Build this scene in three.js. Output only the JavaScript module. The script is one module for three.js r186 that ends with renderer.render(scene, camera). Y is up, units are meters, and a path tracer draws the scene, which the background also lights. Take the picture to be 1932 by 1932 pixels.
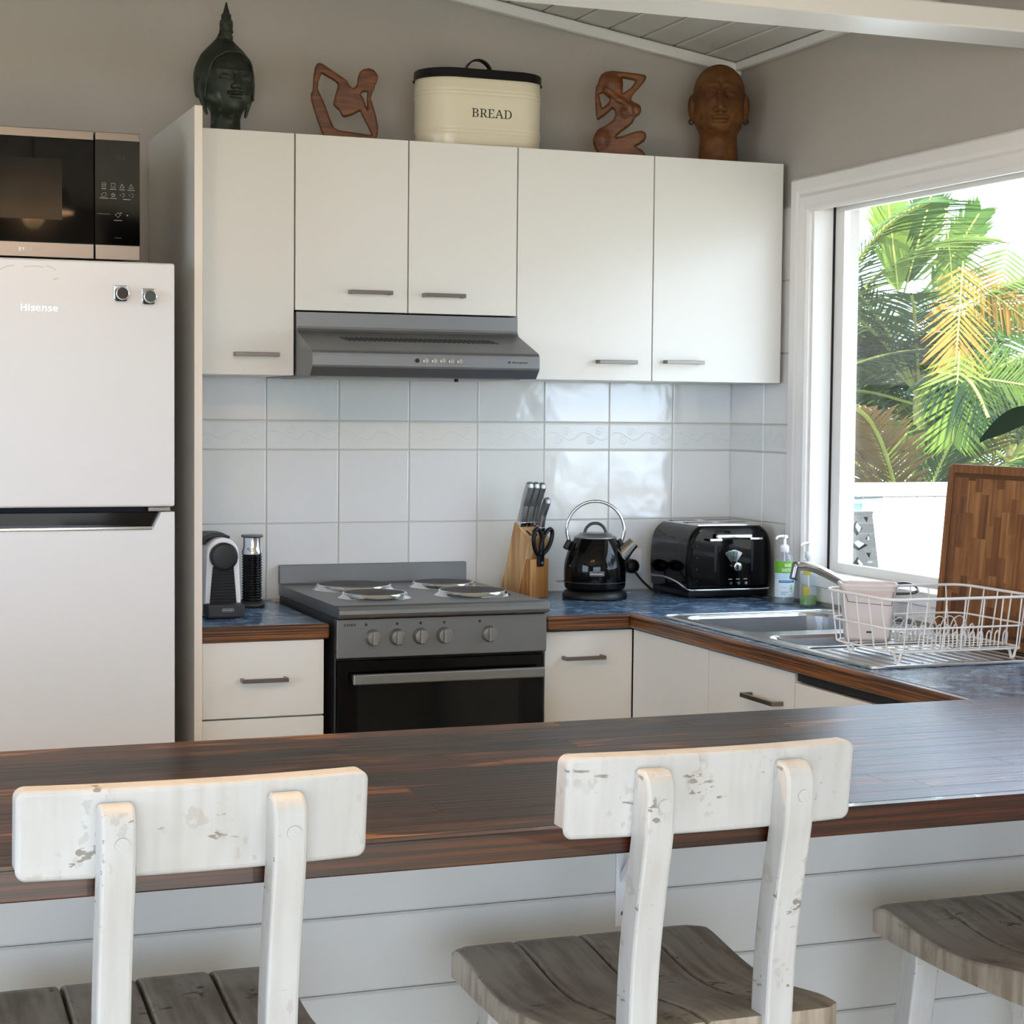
import * as THREE from 'three';
import { RoundedBoxGeometry } from 'three/addons/geometries/RoundedBoxGeometry.js';
import { TextGeometry } from 'three/addons/geometries/TextGeometry.js';
import { FontLoader } from 'three/addons/loaders/FontLoader.js';
import { MarchingCubes } from 'three/addons/objects/MarchingCubes.js';
import { mergeGeometries, mergeVertices } from 'three/addons/utils/BufferGeometryUtils.js';

// ---------------------------------------------------------------- camera, sky, sun, exposure
// World: back wall is the plane z = 0, right (window) wall is x = 0, floor y = 0, metres.
const scene = new THREE.Scene();
const camera = new THREE.PerspectiveCamera(2 * Math.atan(966 / 3523.43) * 180 / Math.PI, 1, 0.05, 200);
{
  const yaw = 0.3617, pitch = -0.0544, roll = 0.0096;
  const f = new THREE.Vector3(Math.sin(yaw) * Math.cos(pitch), Math.sin(pitch), -Math.cos(yaw) * Math.cos(pitch));
  const r = new THREE.Vector3(Math.cos(yaw), 0, Math.sin(yaw)), u = new THREE.Vector3().crossVectors(r, f);
  const r2 = r.clone().multiplyScalar(Math.cos(roll)).addScaledVector(u, Math.sin(roll));
  const u2 = u.clone().multiplyScalar(Math.cos(roll)).addScaledVector(r, -Math.sin(roll));
  camera.position.set(-2.5718, 1.4198, 4.9617);
  camera.quaternion.setFromRotationMatrix(new THREE.Matrix4().makeBasis(r2, u2, f.clone().negate()));
}
const renderer = new THREE.WebGLRenderer();
renderer.toneMapping = THREE.LinearToneMapping;
renderer.toneMappingExposure = 0.88;
renderer.shadowMap.enabled = true;
scene.background = new THREE.Color().setRGB(7.0, 8.6, 10.8);          // bright hazy daylight sky
const sun = new THREE.DirectionalLight(new THREE.Color().setRGB(1, 0.93, 0.82), 20);
sun.name = 'sun'; sun.position.set(-3.5, 9, 6); sun.target.position.set(0.6, 0, -1);
sun.castShadow = true; sun.shadow.radius = 2;
Object.assign(sun.shadow.camera, { left: -12, right: 12, top: 12, bottom: -12, near: 0.5, far: 40 });
scene.add(sun, sun.target);

// ---------------------------------------------------------------- helpers
let seed = 7;
const rnd = () => { seed = (seed * 1664525 + 1013904223) >>> 0; return seed / 4294967296; };
const R = (a, b) => a + (b - a) * rnd();
const V = (x, y, z) => new THREE.Vector3(x, y, z);
const PI = Math.PI;
const taken = {};
const numbered = (n) => { taken[n] = (taken[n] ?? -1) + 1; return taken[n] ? n + '_' + String(taken[n]).padStart(3, '0') : n; };
function shade(o) { o.castShadow = true; o.receiveShadow = true; return o; }
const M = (hex, rough = 0.5, extra = {}) => new THREE.MeshPhysicalMaterial({ color: hex, roughness: rough, metalness: 0, ...extra });
// texture coordinates in metres, from the side each face looks to
function metric(g, k = 1) {
  g = g.index ? g.toNonIndexed() : g;
  const p = g.attributes.position, uv = new Float32Array(p.count * 2), a = V(), b = V(), c = V(), n = V();
  for (let i = 0; i < p.count; i += 3) {
    a.fromBufferAttribute(p, i); b.fromBufferAttribute(p, i + 1); c.fromBufferAttribute(p, i + 2);
    n.crossVectors(b.clone().sub(a), c.clone().sub(a));
    const x = Math.abs(n.x), y = Math.abs(n.y), z = Math.abs(n.z);
    [a, b, c].forEach((q, j) => {
      const s = y >= x && y >= z ? [q.x, q.z] : x >= z ? [q.z, q.y] : [q.x, q.y];
      uv[(i + j) * 2] = s[0] * k; uv[(i + j) * 2 + 1] = s[1] * k;
    });
  }
  g.setAttribute('uv', new THREE.BufferAttribute(uv, 2)); return g;
}
const norm = (g) => { g = g.index ? g.toNonIndexed() : g; for (const k of Object.keys(g.attributes)) if (!['position', 'normal', 'uv'].includes(k)) g.deleteAttribute(k); if (!g.attributes.uv) g.setAttribute('uv', new THREE.BufferAttribute(new Float32Array(g.attributes.position.count * 2), 2)); return g; };
const join = (...gs) => mergeGeometries(gs.flat().map(norm));
// box between two corners, edges rounded by r
function bx(x0, x1, y0, y1, z0, z1, r = 0.0015, seg = 1) {
  const w = Math.abs(x1 - x0), h = Math.abs(y1 - y0), d = Math.abs(z1 - z0);
  const rr = Math.min(r, w * 0.49, h * 0.49, d * 0.49);
  const g = rr > 0 ? new RoundedBoxGeometry(w, h, d, seg, rr) : new THREE.BoxGeometry(w, h, d);
  return metric(g.translate((x0 + x1) / 2, (y0 + y1) / 2, (z0 + z1) / 2));
}
function cyl(r0, r1, h, seg = 32, x = 0, y = 0, z = 0) { return new THREE.CylinderGeometry(r1, r0, h, seg).translate(x, y + h / 2, z); }
const lathe = (pts, seg = 48) => new THREE.LatheGeometry(pts.map(([r, y]) => new THREE.Vector2(r, y)), seg);
function tube(pts, r, seg = 6, n, closed = false) {
  const c = new THREE.CatmullRomCurve3(pts.map((p) => p.isVector3 ? p : V(...p)), closed, 'catmullrom', 0.5);
  return new THREE.TubeGeometry(c, n ?? pts.length * 6, r, seg, closed);
}
function wire(pts, r, seg = 6) {                         // straight runs, joints capped by small balls
  const gs = [];
  for (let i = 0; i + 1 < pts.length; i++) {
    const a = V(...pts[i]), b = V(...pts[i + 1]);
    gs.push(new THREE.TubeGeometry(new THREE.LineCurve3(a, b), 1, r, seg));
    if (i) gs.push(new THREE.SphereGeometry(r, 6, 4).translate(a.x, a.y, a.z));
  }
  return join(gs);
}
function rrect(w, h, r, x = 0, y = 0, P = THREE.Shape) {
  const s = new P(), a = x - w / 2, b = y - h / 2, c = x + w / 2, d = y + h / 2;
  s.moveTo(a + r, b); s.lineTo(c - r, b); s.absarc(c - r, b + r, r, -PI / 2, 0); s.lineTo(c, d - r); s.absarc(c - r, d - r, r, 0, PI / 2);
  s.lineTo(a + r, d); s.absarc(a + r, d - r, r, PI / 2, PI); s.lineTo(a, b + r); s.absarc(a + r, b + r, r, PI, PI * 1.5); return s;
}
const poly = (pts, P = THREE.Shape) => { const s = new P(); pts.forEach(([x, y], i) => i ? s.lineTo(x, y) : s.moveTo(x, y)); s.closePath?.(); return s; };
function ext(shape, depth, bevel = 0, opt = {}) {
  return new THREE.ExtrudeGeometry(shape, { depth: depth - 2 * bevel, bevelEnabled: bevel > 0, bevelSize: bevel, bevelThickness: bevel, bevelOffset: -bevel, bevelSegments: 2, curveSegments: 10, ...opt }).translate(0, 0, bevel);
}
function profile(pts, x0, x1, bevel = 0) {                // pts [z, y] (closed outline), prism along x
  const s = Array.isArray(pts) ? poly(pts.map(([z, y]) => [-z, y])) : pts;
  return ext(s, x1 - x0, bevel).rotateY(PI / 2).translate(x0, 0, 0);
}
function thing(name, label, category, [x, y, z] = [0, 0, 0], turn = 0, group) {
  const o = new THREE.Group(); o.name = numbered(name); o.position.set(x, y, z); o.rotation.y = turn;
  o.userData = { label, category }; if (group) o.userData.group = group; scene.add(o); return o;
}
function part(name, g, m, parent, label) {
  const o = shade(new THREE.Mesh(g, m)); o.name = name; if (label) o.userData.label = label; parent.add(o); return o;
}
// the same for geometry given in world coordinates under an unturned thing
function wpart(name, g, m, t, label) { let b = t; while (b.parent && b.parent !== scene) b = b.parent; return part(name, g.translate(-b.position.x, -b.position.y, -b.position.z), m, t, label); }
function struct(name, g, m, label, category) {
  const o = shade(new THREE.Mesh(g, m)); o.name = name; o.userData = { kind: 'structure', label, category }; scene.add(o); return o;
}
function structGroup(name, label, category) { const o = new THREE.Group(); o.name = name; o.userData = { kind: 'structure', label, category }; scene.add(o); return o; }
function copyOf(root, [x, y, z], turn, label) { const r = root.clone(); r.name = numbered(root.name.replace(/_\d+$/, '')); r.userData = { ...root.userData }; if (label) r.userData.label = label; r.position.set(x, y, z); r.rotation.y = turn; scene.add(r); return r; }

const fonts = {};
for (const [k, n] of [['sans', 'sans_regular'], ['bold', 'sans_bold'], ['serif', 'serif_regular']]) fonts[k] = await new FontLoader().loadAsync('fonts/droid/droid_' + n + '.typeface.json');
function text(s, font, width, height, depth = 0.0006) {   // raised lettering centred on its origin, facing +z
  const g = new TextGeometry(s, { font: fonts[font], size: 1, depth: 1, curveSegments: 4, bevelEnabled: false });
  g.computeBoundingBox(); const b = g.boundingBox, w = b.max.x - b.min.x, h = b.max.y - b.min.y;
  g.translate(-(b.min.x + w / 2), -(b.min.y + h / 2), 0).scale(width / w, height / h, depth); return g;
}

// ---------------------------------------------------------------- procedural textures
function noiseGrid(n, s) { let k = s >>> 0; const a = new Float32Array(n * n); for (let i = 0; i < a.length; i++) { k = (k * 1664525 + 1013904223) >>> 0; a[i] = k / 4294967296; } return a; }
const GN = 64, G1 = noiseGrid(GN, 11), G2 = noiseGrid(GN, 77);
function vn(x, y, px, py, g = G1) {                       // tileable value noise, periods px, py
  const xi = Math.floor(x), yi = Math.floor(y), fx = x - xi, fy = y - yi, sx = fx * fx * (3 - 2 * fx), sy = fy * fy * (3 - 2 * fy);
  const m = (v, p) => ((v % p) + p) % p, at = (i, j) => g[(m(j, py) % GN) * GN + (m(i, px) % GN)];
  const a = at(xi, yi), b = at(xi + 1, yi), c = at(xi, yi + 1), d = at(xi + 1, yi + 1);
  return a + (b - a) * sx + (c - a) * sy + (a - b - c + d) * sx * sy;
}
function fbm(u, v, fx, fy, oct = 4, g = G1) { let s = 0, w = 0.5, t = 0; for (let o = 0; o < oct; o++) { s += w * vn(u * fx, v * fy, fx, fy, g); t += w; w *= 0.5; fx *= 2; fy *= 2; } return s / t; }
function tex(size, fn, srgb = true, metres = 1, h = size) {
  const d = new Uint8Array(size * h * 4);
  for (let y = 0; y < h; y++) for (let x = 0; x < size; x++) {
    const c = fn(x / size, y / h), i = (y * size + x) * 4;
    if (typeof c === 'number') d[i] = d[i + 1] = d[i + 2] = Math.max(0, Math.min(255, c * 255));
    else for (let k = 0; k < 3; k++) d[i + k] = Math.max(0, Math.min(255, c[k]));
    d[i + 3] = 255;
  }
  const t = new THREE.DataTexture(d, size, h); t.wrapS = t.wrapT = THREE.RepeatWrapping; t.magFilter = THREE.LinearFilter; t.minFilter = THREE.LinearMipmapLinearFilter; t.generateMipmaps = true;
  if (srgb) t.colorSpace = THREE.SRGBColorSpace;
  const m = Array.isArray(metres) ? metres : [metres, metres]; t.repeat.set(1 / m[0], 1 / m[1]); t.needsUpdate = true; return t;
}
const mix = (a, b, t) => a.map((v, i) => v + (b[i] - v) * t);
const clamp = (x, a = 0, b = 1) => Math.max(a, Math.min(b, x));
const step = (a, b, x) => { const t = clamp((x - a) / (b - a)); return t * t * (3 - 2 * t); };
function canvasTex(w, h, draw) { const c = document.createElement('canvas'); c.width = w; c.height = h; draw(c.getContext('2d'), w, h); const t = new THREE.CanvasTexture(c); t.colorSpace = THREE.SRGBColorSpace; return t; }
function again(t, dx, dy) { const c = t.clone(); c.offset.set(dx, dy); c.needsUpdate = true; return c; }

// grain along u
const T = {};
T.barWood = tex(1024, (u, v) => {
  const g = fbm(u, v, 3, 50, 4), s = fbm(u, v, 9, 60, 3, G2), w = fbm(u, v, 4, 14, 4, G2), k = fbm(u, v, 3, 7, 3);
  let c = mix([42, 25, 14], [104, 68, 38], step(0.3, 0.72, g * 0.6 + k * 0.4));
  c = mix(c, [190, 140, 84], step(0.54, 0.68, w) * step(0.42, 0.62, s) * 0.85);
  c = mix(c, [40, 28, 20], step(0.55, 0.7, 1 - w) * step(0.5, 0.7, g) * 0.6);
  return mix(c, [66, 60, 54], step(0.5, 0.72, k) * 0.25);
}, true, [0.9, 0.45]);
T.barBump = tex(1024, (u, v) => fbm(u, v, 5, 60, 3), false, [0.7, 0.5]);
T.edgeWood = tex(512, (u, v) => { const g = fbm(u, v, 3, 40, 4); return mix([58, 30, 12], [134, 82, 38], step(0.3, 0.72, g)); }, true, [0.5, 0.12]);
T.paleWood = tex(512, (u, v) => { const g = fbm(u, v, 26, 2, 4), k = fbm(u, v, 6, 2, 3, G2); return mix([176, 134, 88], [222, 184, 134], step(0.25, 0.75, g * 0.6 + k * 0.4)); }, true, [0.2, 0.25]);
T.boardWood = tex(512, (u, v) => { const g = fbm(u, v, 22, 2, 4), k = fbm(u, v, 5, 4, 3, G2); return mix([150, 100, 56], [206, 156, 100], step(0.25, 0.75, g * 0.55 + k * 0.45)); }, true, [0.16, 0.3]);
T.carved = tex(512, (u, v) => { const g = fbm(u, v, 4, 20, 4), k = fbm(u, v, 4, 4, 3, G2); return mix([116, 68, 28], [176, 116, 56], step(0.25, 0.75, g * 0.6 + k * 0.4)); }, true, [0.15, 0.15]);
T.clay = tex(512, (u, v) => { const g = fbm(u, v, 10, 10, 5), k = fbm(u, v, 3, 3, 3, G2); return mix([128, 78, 34], [186, 132, 74], step(0.25, 0.75, g * 0.5 + k * 0.5)); }, true, [0.2, 0.2]);
T.bronze = tex(512, (u, v) => { const g = fbm(u, v, 10, 10, 5), k = fbm(u, v, 4, 4, 3, G2); return mix([38, 44, 36], [112, 124, 104], step(0.45, 0.85, g * 0.5 + k * 0.5)); }, true, [0.2, 0.2]);
T.laminate = tex(1024, (u, v) => {
  const a = fbm(u, v, 10, 10, 5), b = fbm(u + 0.21, v + 0.4, 18, 18, 4, G2), c = fbm(u, v, 50, 50, 2, G2);
  let q = mix([66, 92, 124], [108, 140, 174], step(0.32, 0.7, a));
  q = mix(q, [176, 204, 222], step(0.55, 0.72, b) * 0.55); return mix(q, [44, 62, 88], step(0.6, 0.8, c) * 0.35);
}, true, [0.34, 0.34]);
// paint over wood: white, rubbed through to brown in scattered flecks
const wash = (base, dirt, amount, chips) => tex(1024, (u, v) => {
  const g = fbm(u, v, 34, 4, 3), k = fbm(u, v, 5, 5, 4, G2), f = fbm(u, v, 40, 30, 4, G2), s = fbm(u, v, 22, 60, 3), q = fbm(u + 0.3, v + 0.1, 9, 9, 3);
  let c = mix(base, dirt, step(0.3, 0.8, k * 0.5 + g * 0.5) * amount);
  c = mix(c, [150, 132, 112], step(0.62, 0.72, f) * step(0.52, 0.66, q) * 0.3 * chips);
  return mix(c, [84, 68, 54], step(0.75, 0.775, s) * step(0.6, 0.7, q) * 0.8 * chips);
}, true, [0.4, 0.4]);
T.wash = wash([229, 228, 225], [202, 196, 188], 0.45, 0.55);
T.seatWash = wash([226, 219, 208], [160, 146, 130], 0.95, 0.9);
T.plaster = tex(512, (u, v) => fbm(u, v, 40, 40, 3), false, 0.35);
T.glaze = tex(512, (u, v) => fbm(u, v, 6, 5, 2) * 0.72 + fbm(u, v, 15, 12, 2, G2) * 0.28, false, 0.4);
T.brushed = tex(512, (u, v) => fbm(u, v, 2, 60, 3) * 0.6 + fbm(u, v, 4, 64, 2, G2) * 0.4, false, [0.4, 0.05]);
T.smear = tex(512, (u, v) => 0.5 + 0.5 * (fbm(u, v, 5, 5, 4) - 0.5), false, 0.5);
T.boardPaint = tex(512, (u, v) => fbm(u, v, 4, 40, 3), false, [0.6, 0.3]);

// ---------------------------------------------------------------- materials
const mat = {
  wall: M(0xb4aea6, 0.8, { bumpMap: T.plaster, bumpScale: 0.0004 }),
  white: M(0xe9e6df, 0.42), trim: M(0xeceae6, 0.35), ceiling: M(0xe2dfd8, 0.55),
  cladding: M(0xd3d0c9, 0.5, { bumpMap: T.boardPaint, bumpScale: 0.0004 }),
  melamine: M(0xe5e3dc, 0.33, { bumpMap: T.plaster, bumpScale: 0.00006 }),
  panelEdge: M(0xe6ddd0, 0.4), grout: M(0xc4c0b6, 0.9),
  steel: M(0x9a9a98, 0.38, { metalness: 1, bumpMap: T.brushed, bumpScale: 0.00005 }),
  hood: M(0x8a8b8d, 0.48, { metalness: 1, bumpMap: T.brushed, bumpScale: 0.00006 }),
  stove: M(0x888887, 0.46, { metalness: 1, bumpMap: T.brushed, bumpScale: 0.00005 }),
  sink: M(0xc2c3c4, 0.26, { metalness: 1, bumpMap: T.brushed, bumpScale: 0.00003 }),
  chrome: M(0xd6d7d8, 0.09, { metalness: 1 }), satin: M(0x857d75, 0.38, { metalness: 1 }), knob: M(0x8e8c85, 0.4, { metalness: 0.7 }),
  black: M(0x0b0b0c, 0.35, { specularIntensity: 0.6 }), gloss: M(0x050506, 0.07, { specularIntensity: 0.55 }), blackPlastic: M(0x131314, 0.45), charcoal: M(0x2a2b2d, 0.45),
  glassBlack: M(0x040405, 0.04, { specularIntensity: 0.4 }), fridge: M(0xdededd, 0.3), rubber: M(0x17181a, 0.7),
  edge: M(0xffffff, 0.35, { map: T.edgeWood, clearcoat: 0.3, clearcoatRoughness: 0.25 }),
  laminate: M(0xffffff, 0.2, { map: T.laminate }),
  pale: M(0xffffff, 0.5, { map: T.paleWood }), pale2: M(0xe6cfae, 0.5, { map: T.paleWood }),
  carved: M(0xb49e70, 0.45, { map: T.carved }), clay: M(0xa6986e, 0.7, { map: T.clay }), bronze: M(0xffffff, 0.55, { map: T.bronze, metalness: 0.25 }),
  stool: M(0xeaeaea, 0.5, { map: T.wash, bumpMap: T.wash, bumpScale: 0.0003 }), seat: M(0xd4ccc2, 0.5, { map: T.seatWash, bumpMap: T.seatWash, bumpScale: 0.0004 }),
  cream: M(0xe4dac0, 0.3, { clearcoat: 0.3, clearcoatRoughness: 0.2 }), ink: M(0x141210, 0.5),
  plasticWhite: M(0xf0efee, 0.3), plasticPink: M(0xded4d0, 0.35), wireWhite: M(0xf1f1f1, 0.3),
  glass: new THREE.MeshPhysicalMaterial({ color: 0xffffff, roughness: 0.0, transmission: 1, thickness: 0, ior: 1.45 }),
  hotplate: M(0x3a302b, 0.6, { metalness: 0.2 }), navy: M(0x14183a, 0.4),
};

// ================================================================ THE SETTING
const ceilY = (x) => 2.437 + 0.157 * Math.min(-x, 5.8 + x);       // gable ceiling, ridge at x = -2.9
const XL = -5.8, ZF = 7.6;
{ // floor and outdoor ground
  struct('floor', bx(XL - 0.15, 0.15, -0.12, 0, -0.15, ZF + 0.15, 0), M(0xcbbb9f, 0.4), 'timber toned floor of the kitchen', 'floor');
  struct('ground', bx(-30, 30, -0.62, -0.5, -40, 40, 0), M(0x8a8674, 0.9), 'dull paved ground outside the house', 'ground');
}
// back wall, with its tiles as pieces
const wallBack = struct('wall_back', ext(poly([[XL - 0.15, 0], [0.15, 0], [0.15, ceilY(0) + 0.1], [-2.9, ceilY(-2.9) + 0.1], [XL - 0.15, ceilY(XL) + 0.1]]), 0.15).translate(0, 0, -0.15), mat.wall, 'greige painted wall behind the kitchen cabinets', 'wall');
const wallLeft = struct('wall_left', join(bx(XL - 0.15, XL, 0, 0.9, 0, ZF, 0), bx(XL - 0.15, XL, 2.1, 2.5, 0, ZF, 0), bx(XL - 0.15, XL, 0.9, 2.1, 0, 2.0, 0), bx(XL - 0.15, XL, 0.9, 2.1, 5.0, ZF, 0)), mat.wall, 'painted wall on the far side of the room', 'wall');
// window opening in the right wall
const WZ0 = 0.452, WZ1 = 1.9, WY0 = 0.985, WY1 = 2.0;
const wallRight = struct('wall_right', join(bx(0, 0.15, 0, WY0 - 0.03, 0, ZF, 0), bx(0, 0.15, WY1, 2.56, 0, ZF, 0), bx(0, 0.15, WY0 - 0.03, WY1, 0, WZ0, 0), bx(0, 0.15, WY0 - 0.03, WY1, WZ1, ZF, 0)), mat.wall, 'greige painted wall around the kitchen window', 'wall');
// the side of the room behind the viewer stands open to a deck
const wallFront = struct('wall_front', join(bx(XL, -4.8, 0, 2.6, ZF, ZF + 0.15, 0), bx(-0.9, 0.15, 0, 2.56, ZF, ZF + 0.15, 0), ext(poly([[XL, 2.12], [0, 2.12], [0, ceilY(0) + 0.1], [-2.9, ceilY(-2.9) + 0.1], [XL, ceilY(XL) + 0.1]]), 0.15).translate(0, 0, ZF)), mat.wall, 'wall with the wide doorway to the deck', 'wall');
// ceiling: lining boards run from the back wall towards the viewer, roof slab above
const ceiling = structGroup('ceiling', 'white lining board ceiling sloping down to the window wall', 'ceiling');
{
  const t = Math.atan(0.157), g = [];
  const slabs = [[0.75, -2.9], [-2.9, XL - 0.75]];  // unseen eave past the window wall, added to block high sky
  for (const [a, b] of slabs) g.push(ext(poly([[a, ceilY(a) + 0.02], [b, ceilY(b) + 0.02], [b, ceilY(b) + 0.16], [a, ceilY(a) + 0.16]]), ZF + 0.6).translate(0, 0, -0.3));
  part('roof', join(g), mat.ceiling, ceiling);
  const pitch = 0.1035, len = ZF - 0.01, geo = (() => { const s = poly([[-pitch / 2 + 0.003, 0.012], [-pitch / 2 + 0.003, 0.004], [-pitch / 2 + 0.007, 0], [pitch / 2 - 0.007, 0], [pitch / 2 - 0.003, 0.004], [pitch / 2 - 0.003, 0.012]]); return metric(ext(s, len)); })();
  for (let k = 0; k < 28; k++) {
    const x = -0.06 - k * pitch * Math.cos(t), m = part('board', geo, mat.ceiling, ceiling);
    m.position.set(x, ceilY(x) + 0.004, 0.005); m.rotation.z = -t;
  }
  part('far_lining', ext(poly([[-2.9, ceilY(-2.9) + 0.004], [XL, ceilY(XL) + 0.004], [XL, ceilY(XL) + 0.018], [-2.9, ceilY(-2.9) + 0.018]]), len).translate(0, 0, 0.005), mat.ceiling, ceiling);
}
{ // cornice strips under the ceiling
  const s = poly([[0, ceilY(0)], [-2.9, ceilY(-2.9)], [-2.9, ceilY(-2.9) - 0.032], [0, ceilY(0) - 0.032]]);
  struct('trim_1', ext(s, 0.03, 0.006).translate(0, 0, 0.001), mat.trim, 'white cornice strip along the sloping top of the back wall', 'trim');
  struct('trim_2', bx(-0.022, 0.0, 2.415, 2.441, 0.03, ZF, 0.004), mat.trim, 'white cornice strip along the top of the window wall', 'trim');
  // boxed tie beam in front of the ceiling
  struct('trim_3', join(bx(-5.79, -0.001, 2.22, 2.266, 1.487, 1.637, 0.005, 2)), M(0xebe9e4, 0.28), 'white painted boxed beam crossing below the ceiling', 'beam');
}
{ // tiles: 200 mm squares, a moulded border row, small joints
  const y = [0.9005, 1.1069, 1.3074, 1.3866, 1.5866, 1.7886, 1.9906], grout = 0.0028;
  const scroll = canvasTex(512, 204, (c, w, h) => {       // moulded scroll of the border tile
    c.fillStyle = '#808080'; c.fillRect(0, 0, w, h); c.lineCap = 'round';
    for (const [col, off] of [['#c8c8c8', 0], ['#585858', 5]]) {
      c.strokeStyle = col; c.lineWidth = 9;
      c.beginPath(); c.moveTo(0, h * 0.5 + off); c.bezierCurveTo(w * 0.16, h * 0.02 + off, w * 0.34, h * 0.98 + off, w * 0.5, h * 0.5 + off); c.bezierCurveTo(w * 0.66, h * 0.02 + off, w * 0.84, h * 0.98 + off, w, h * 0.5 + off); c.stroke();
      for (const [cx, cy, d] of [[0.2, 0.62, 1], [0.33, 0.34, -1], [0.7, 0.62, 1], [0.84, 0.34, -1]]) { c.beginPath(); for (let a = 0; a < 11; a += 0.25) { const r = 34 - a * 3; c.lineTo(cx * w + Math.cos(a * d) * r, cy * h + off + Math.sin(a * d) * r); } c.stroke(); }
      c.lineWidth = 5; for (const yy of [0.06, 0.94]) { c.beginPath(); c.moveTo(0, yy * h + off); c.lineTo(w, yy * h + off); c.stroke(); }
    }
  });
  scroll.colorSpace = THREE.NoColorSpace;
  const glaze = [0, 1, 2, 3, 4].map((k) => M([0xe4e3de, 0xe2e2dc, 0xe6e4e0, 0xe3e2de, 0xe2e3dd][k], 0.1, { bumpMap: again(T.glaze, k * 0.37, k * 0.23), bumpScale: 0.0028, clearcoat: 0.5, clearcoatRoughness: 0.05 }));
  const border = [0xe4e6e1, 0xe6e5dc].map((c) => M(c, 0.16, { bumpMap: scroll, bumpScale: 0.0012 }));
  const cache = {};
  const tileGeo = (w, h, isBorder) => cache[[w.toFixed(4), h.toFixed(4), isBorder]] ??= (() => {
    const g = ext(rrect(w - grout, h - grout, 0.002), 0.007, 0.0022);
    if (isBorder) { const p = g.attributes.position, u = g.attributes.uv; for (let i = 0; i < p.count; i++) u.setXY(i, p.getX(i) / 0.2 + 0.5, p.getY(i) / h + 0.5); }
    return g;
  })();
  const xs = [0, ...[1, 2, 3, 4, 5, 6, 7, 8].map((k) => -(0.202 * k - 0.0052)), -1.72].filter((v, i, a) => i < 9);
  let n = 0;
  for (let r = 0; r < 4; r++) for (let i = 0; i + 1 < xs.length; i++) {
    const m = part('tile', tileGeo(xs[i] - xs[i + 1], y[r + 1] - y[r], r === 2), r === 2 ? border[i === 4 || i === 5 ? 1 : 0] : glaze[(n++ * 3 + r) % 5], wallBack);
    m.position.set((xs[i] + xs[i + 1]) / 2, (y[r] + y[r + 1]) / 2, 0.001); m.rotation.set(R(-0.002, 0.002), R(-0.0025, 0.0025), 0);
  }
  part('grout', bx(-1.7, 0, 0.895, 1.6, 0, 0.0058, 0), mat.grout, wallBack);
  const zs = [0.008, 0.2114, 0.362];
  for (let r = 0; r < 6; r++) for (let i = 0; i < 2; i++) {
    const m = part('tile', tileGeo(zs[i + 1] - zs[i], y[r + 1] - y[r], r === 2), r === 2 ? border[0] : glaze[(n++ * 3 + r) % 5], wallRight);
    m.position.set(-0.001, (y[r] + y[r + 1]) / 2, (zs[i] + zs[i + 1]) / 2); m.rotation.y = -PI / 2;
  }
  part('grout', bx(-0.0058, 0, 0.895, 1.993, 0.005, 0.363, 0), mat.grout, wallRight);
}
{ // window: architrave, jamb lining, sash, pane
  const w = structGroup('window_1', 'large white framed window beside the sink looking out to palms', 'window');
  // moulded architrave on the room side
  const arch = [[0, 0], [0.094, 0], [0.094, 0.012], [0.088, 0.018], [0.06, 0.018], [0.05, 0.013], [0.04, 0.018], [0.018, 0.014], [0.008, 0.014], [0, 0.008]];
  const outZ = 0.362, inZ = 0.456;
  const g1 = (() => { const s = poly(arch.map(([a, b]) => [-b, -(inZ - a)])); return ext(s, 2.062 - 0.909).rotateX(-PI / 2).translate(0, 0.909, 0); })();
  { const q = g1.attributes.position; for (let i = 0; i < q.count; i++) if (q.getY(i) > 2) q.setY(i, 1.968 + (inZ - q.getZ(i))); g1.computeVertexNormals(); }
  part('architrave', g1, mat.trim, w);
  const g2 = ext(poly(arch.map(([a, b]) => [-b, 1.968 + a])), WZ1 + 0.09 - 0.362).translate(0, 0, 0.362);
  { const q = g2.attributes.position; for (let i = 0; i < q.count; i++) if (q.getZ(i) < 0.4) q.setZ(i, 0.362 + (2.062 - q.getY(i))); g2.computeVertexNormals(); }
  part('architrave', g2, mat.trim, w);
  part('sill', join(bx(-0.022, 0.15, 0.95, 0.986, 0.457, WZ1 + 0.02, 0.005), bx(-0.012, 0, 0.91, 0.95, 0.457, WZ1 + 0.02, 0.003)), mat.trim, w);
  part('jamb', join(bx(0.0, 0.06, 0.986, 1.986, WZ0, WZ0 + 0.014, 0.001), bx(0.0, 0.06, 1.986, 2.0, WZ0, WZ1, 0.001)), mat.trim, w);
  part('seal', join(bx(0.06, 0.066, 0.986, 1.984, WZ0, WZ0 + 0.016, 0), bx(0.06, 0.066, 1.984, 2.0, WZ0, WZ1, 0)), mat.rubber, w);
  part('sash', join(bx(0.066, 0.085, 1.012, 1.968, WZ0, 0.513, 0.001), bx(0.066, 0.085, 1.968, 2.0, WZ0, WZ1, 0.001), bx(0.066, 0.085, 0.986, 1.012, WZ0, WZ1, 0.001), bx(0.066, 0.085, 1.012, 1.968, WZ1 - 0.05, WZ1, 0.001)), mat.trim, w);
  part('pane', bx(0.074, 0.078, 1.0125, 1.9675, 0.5135, WZ1 - 0.0505, 0), mat.glass, w);
}
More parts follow.
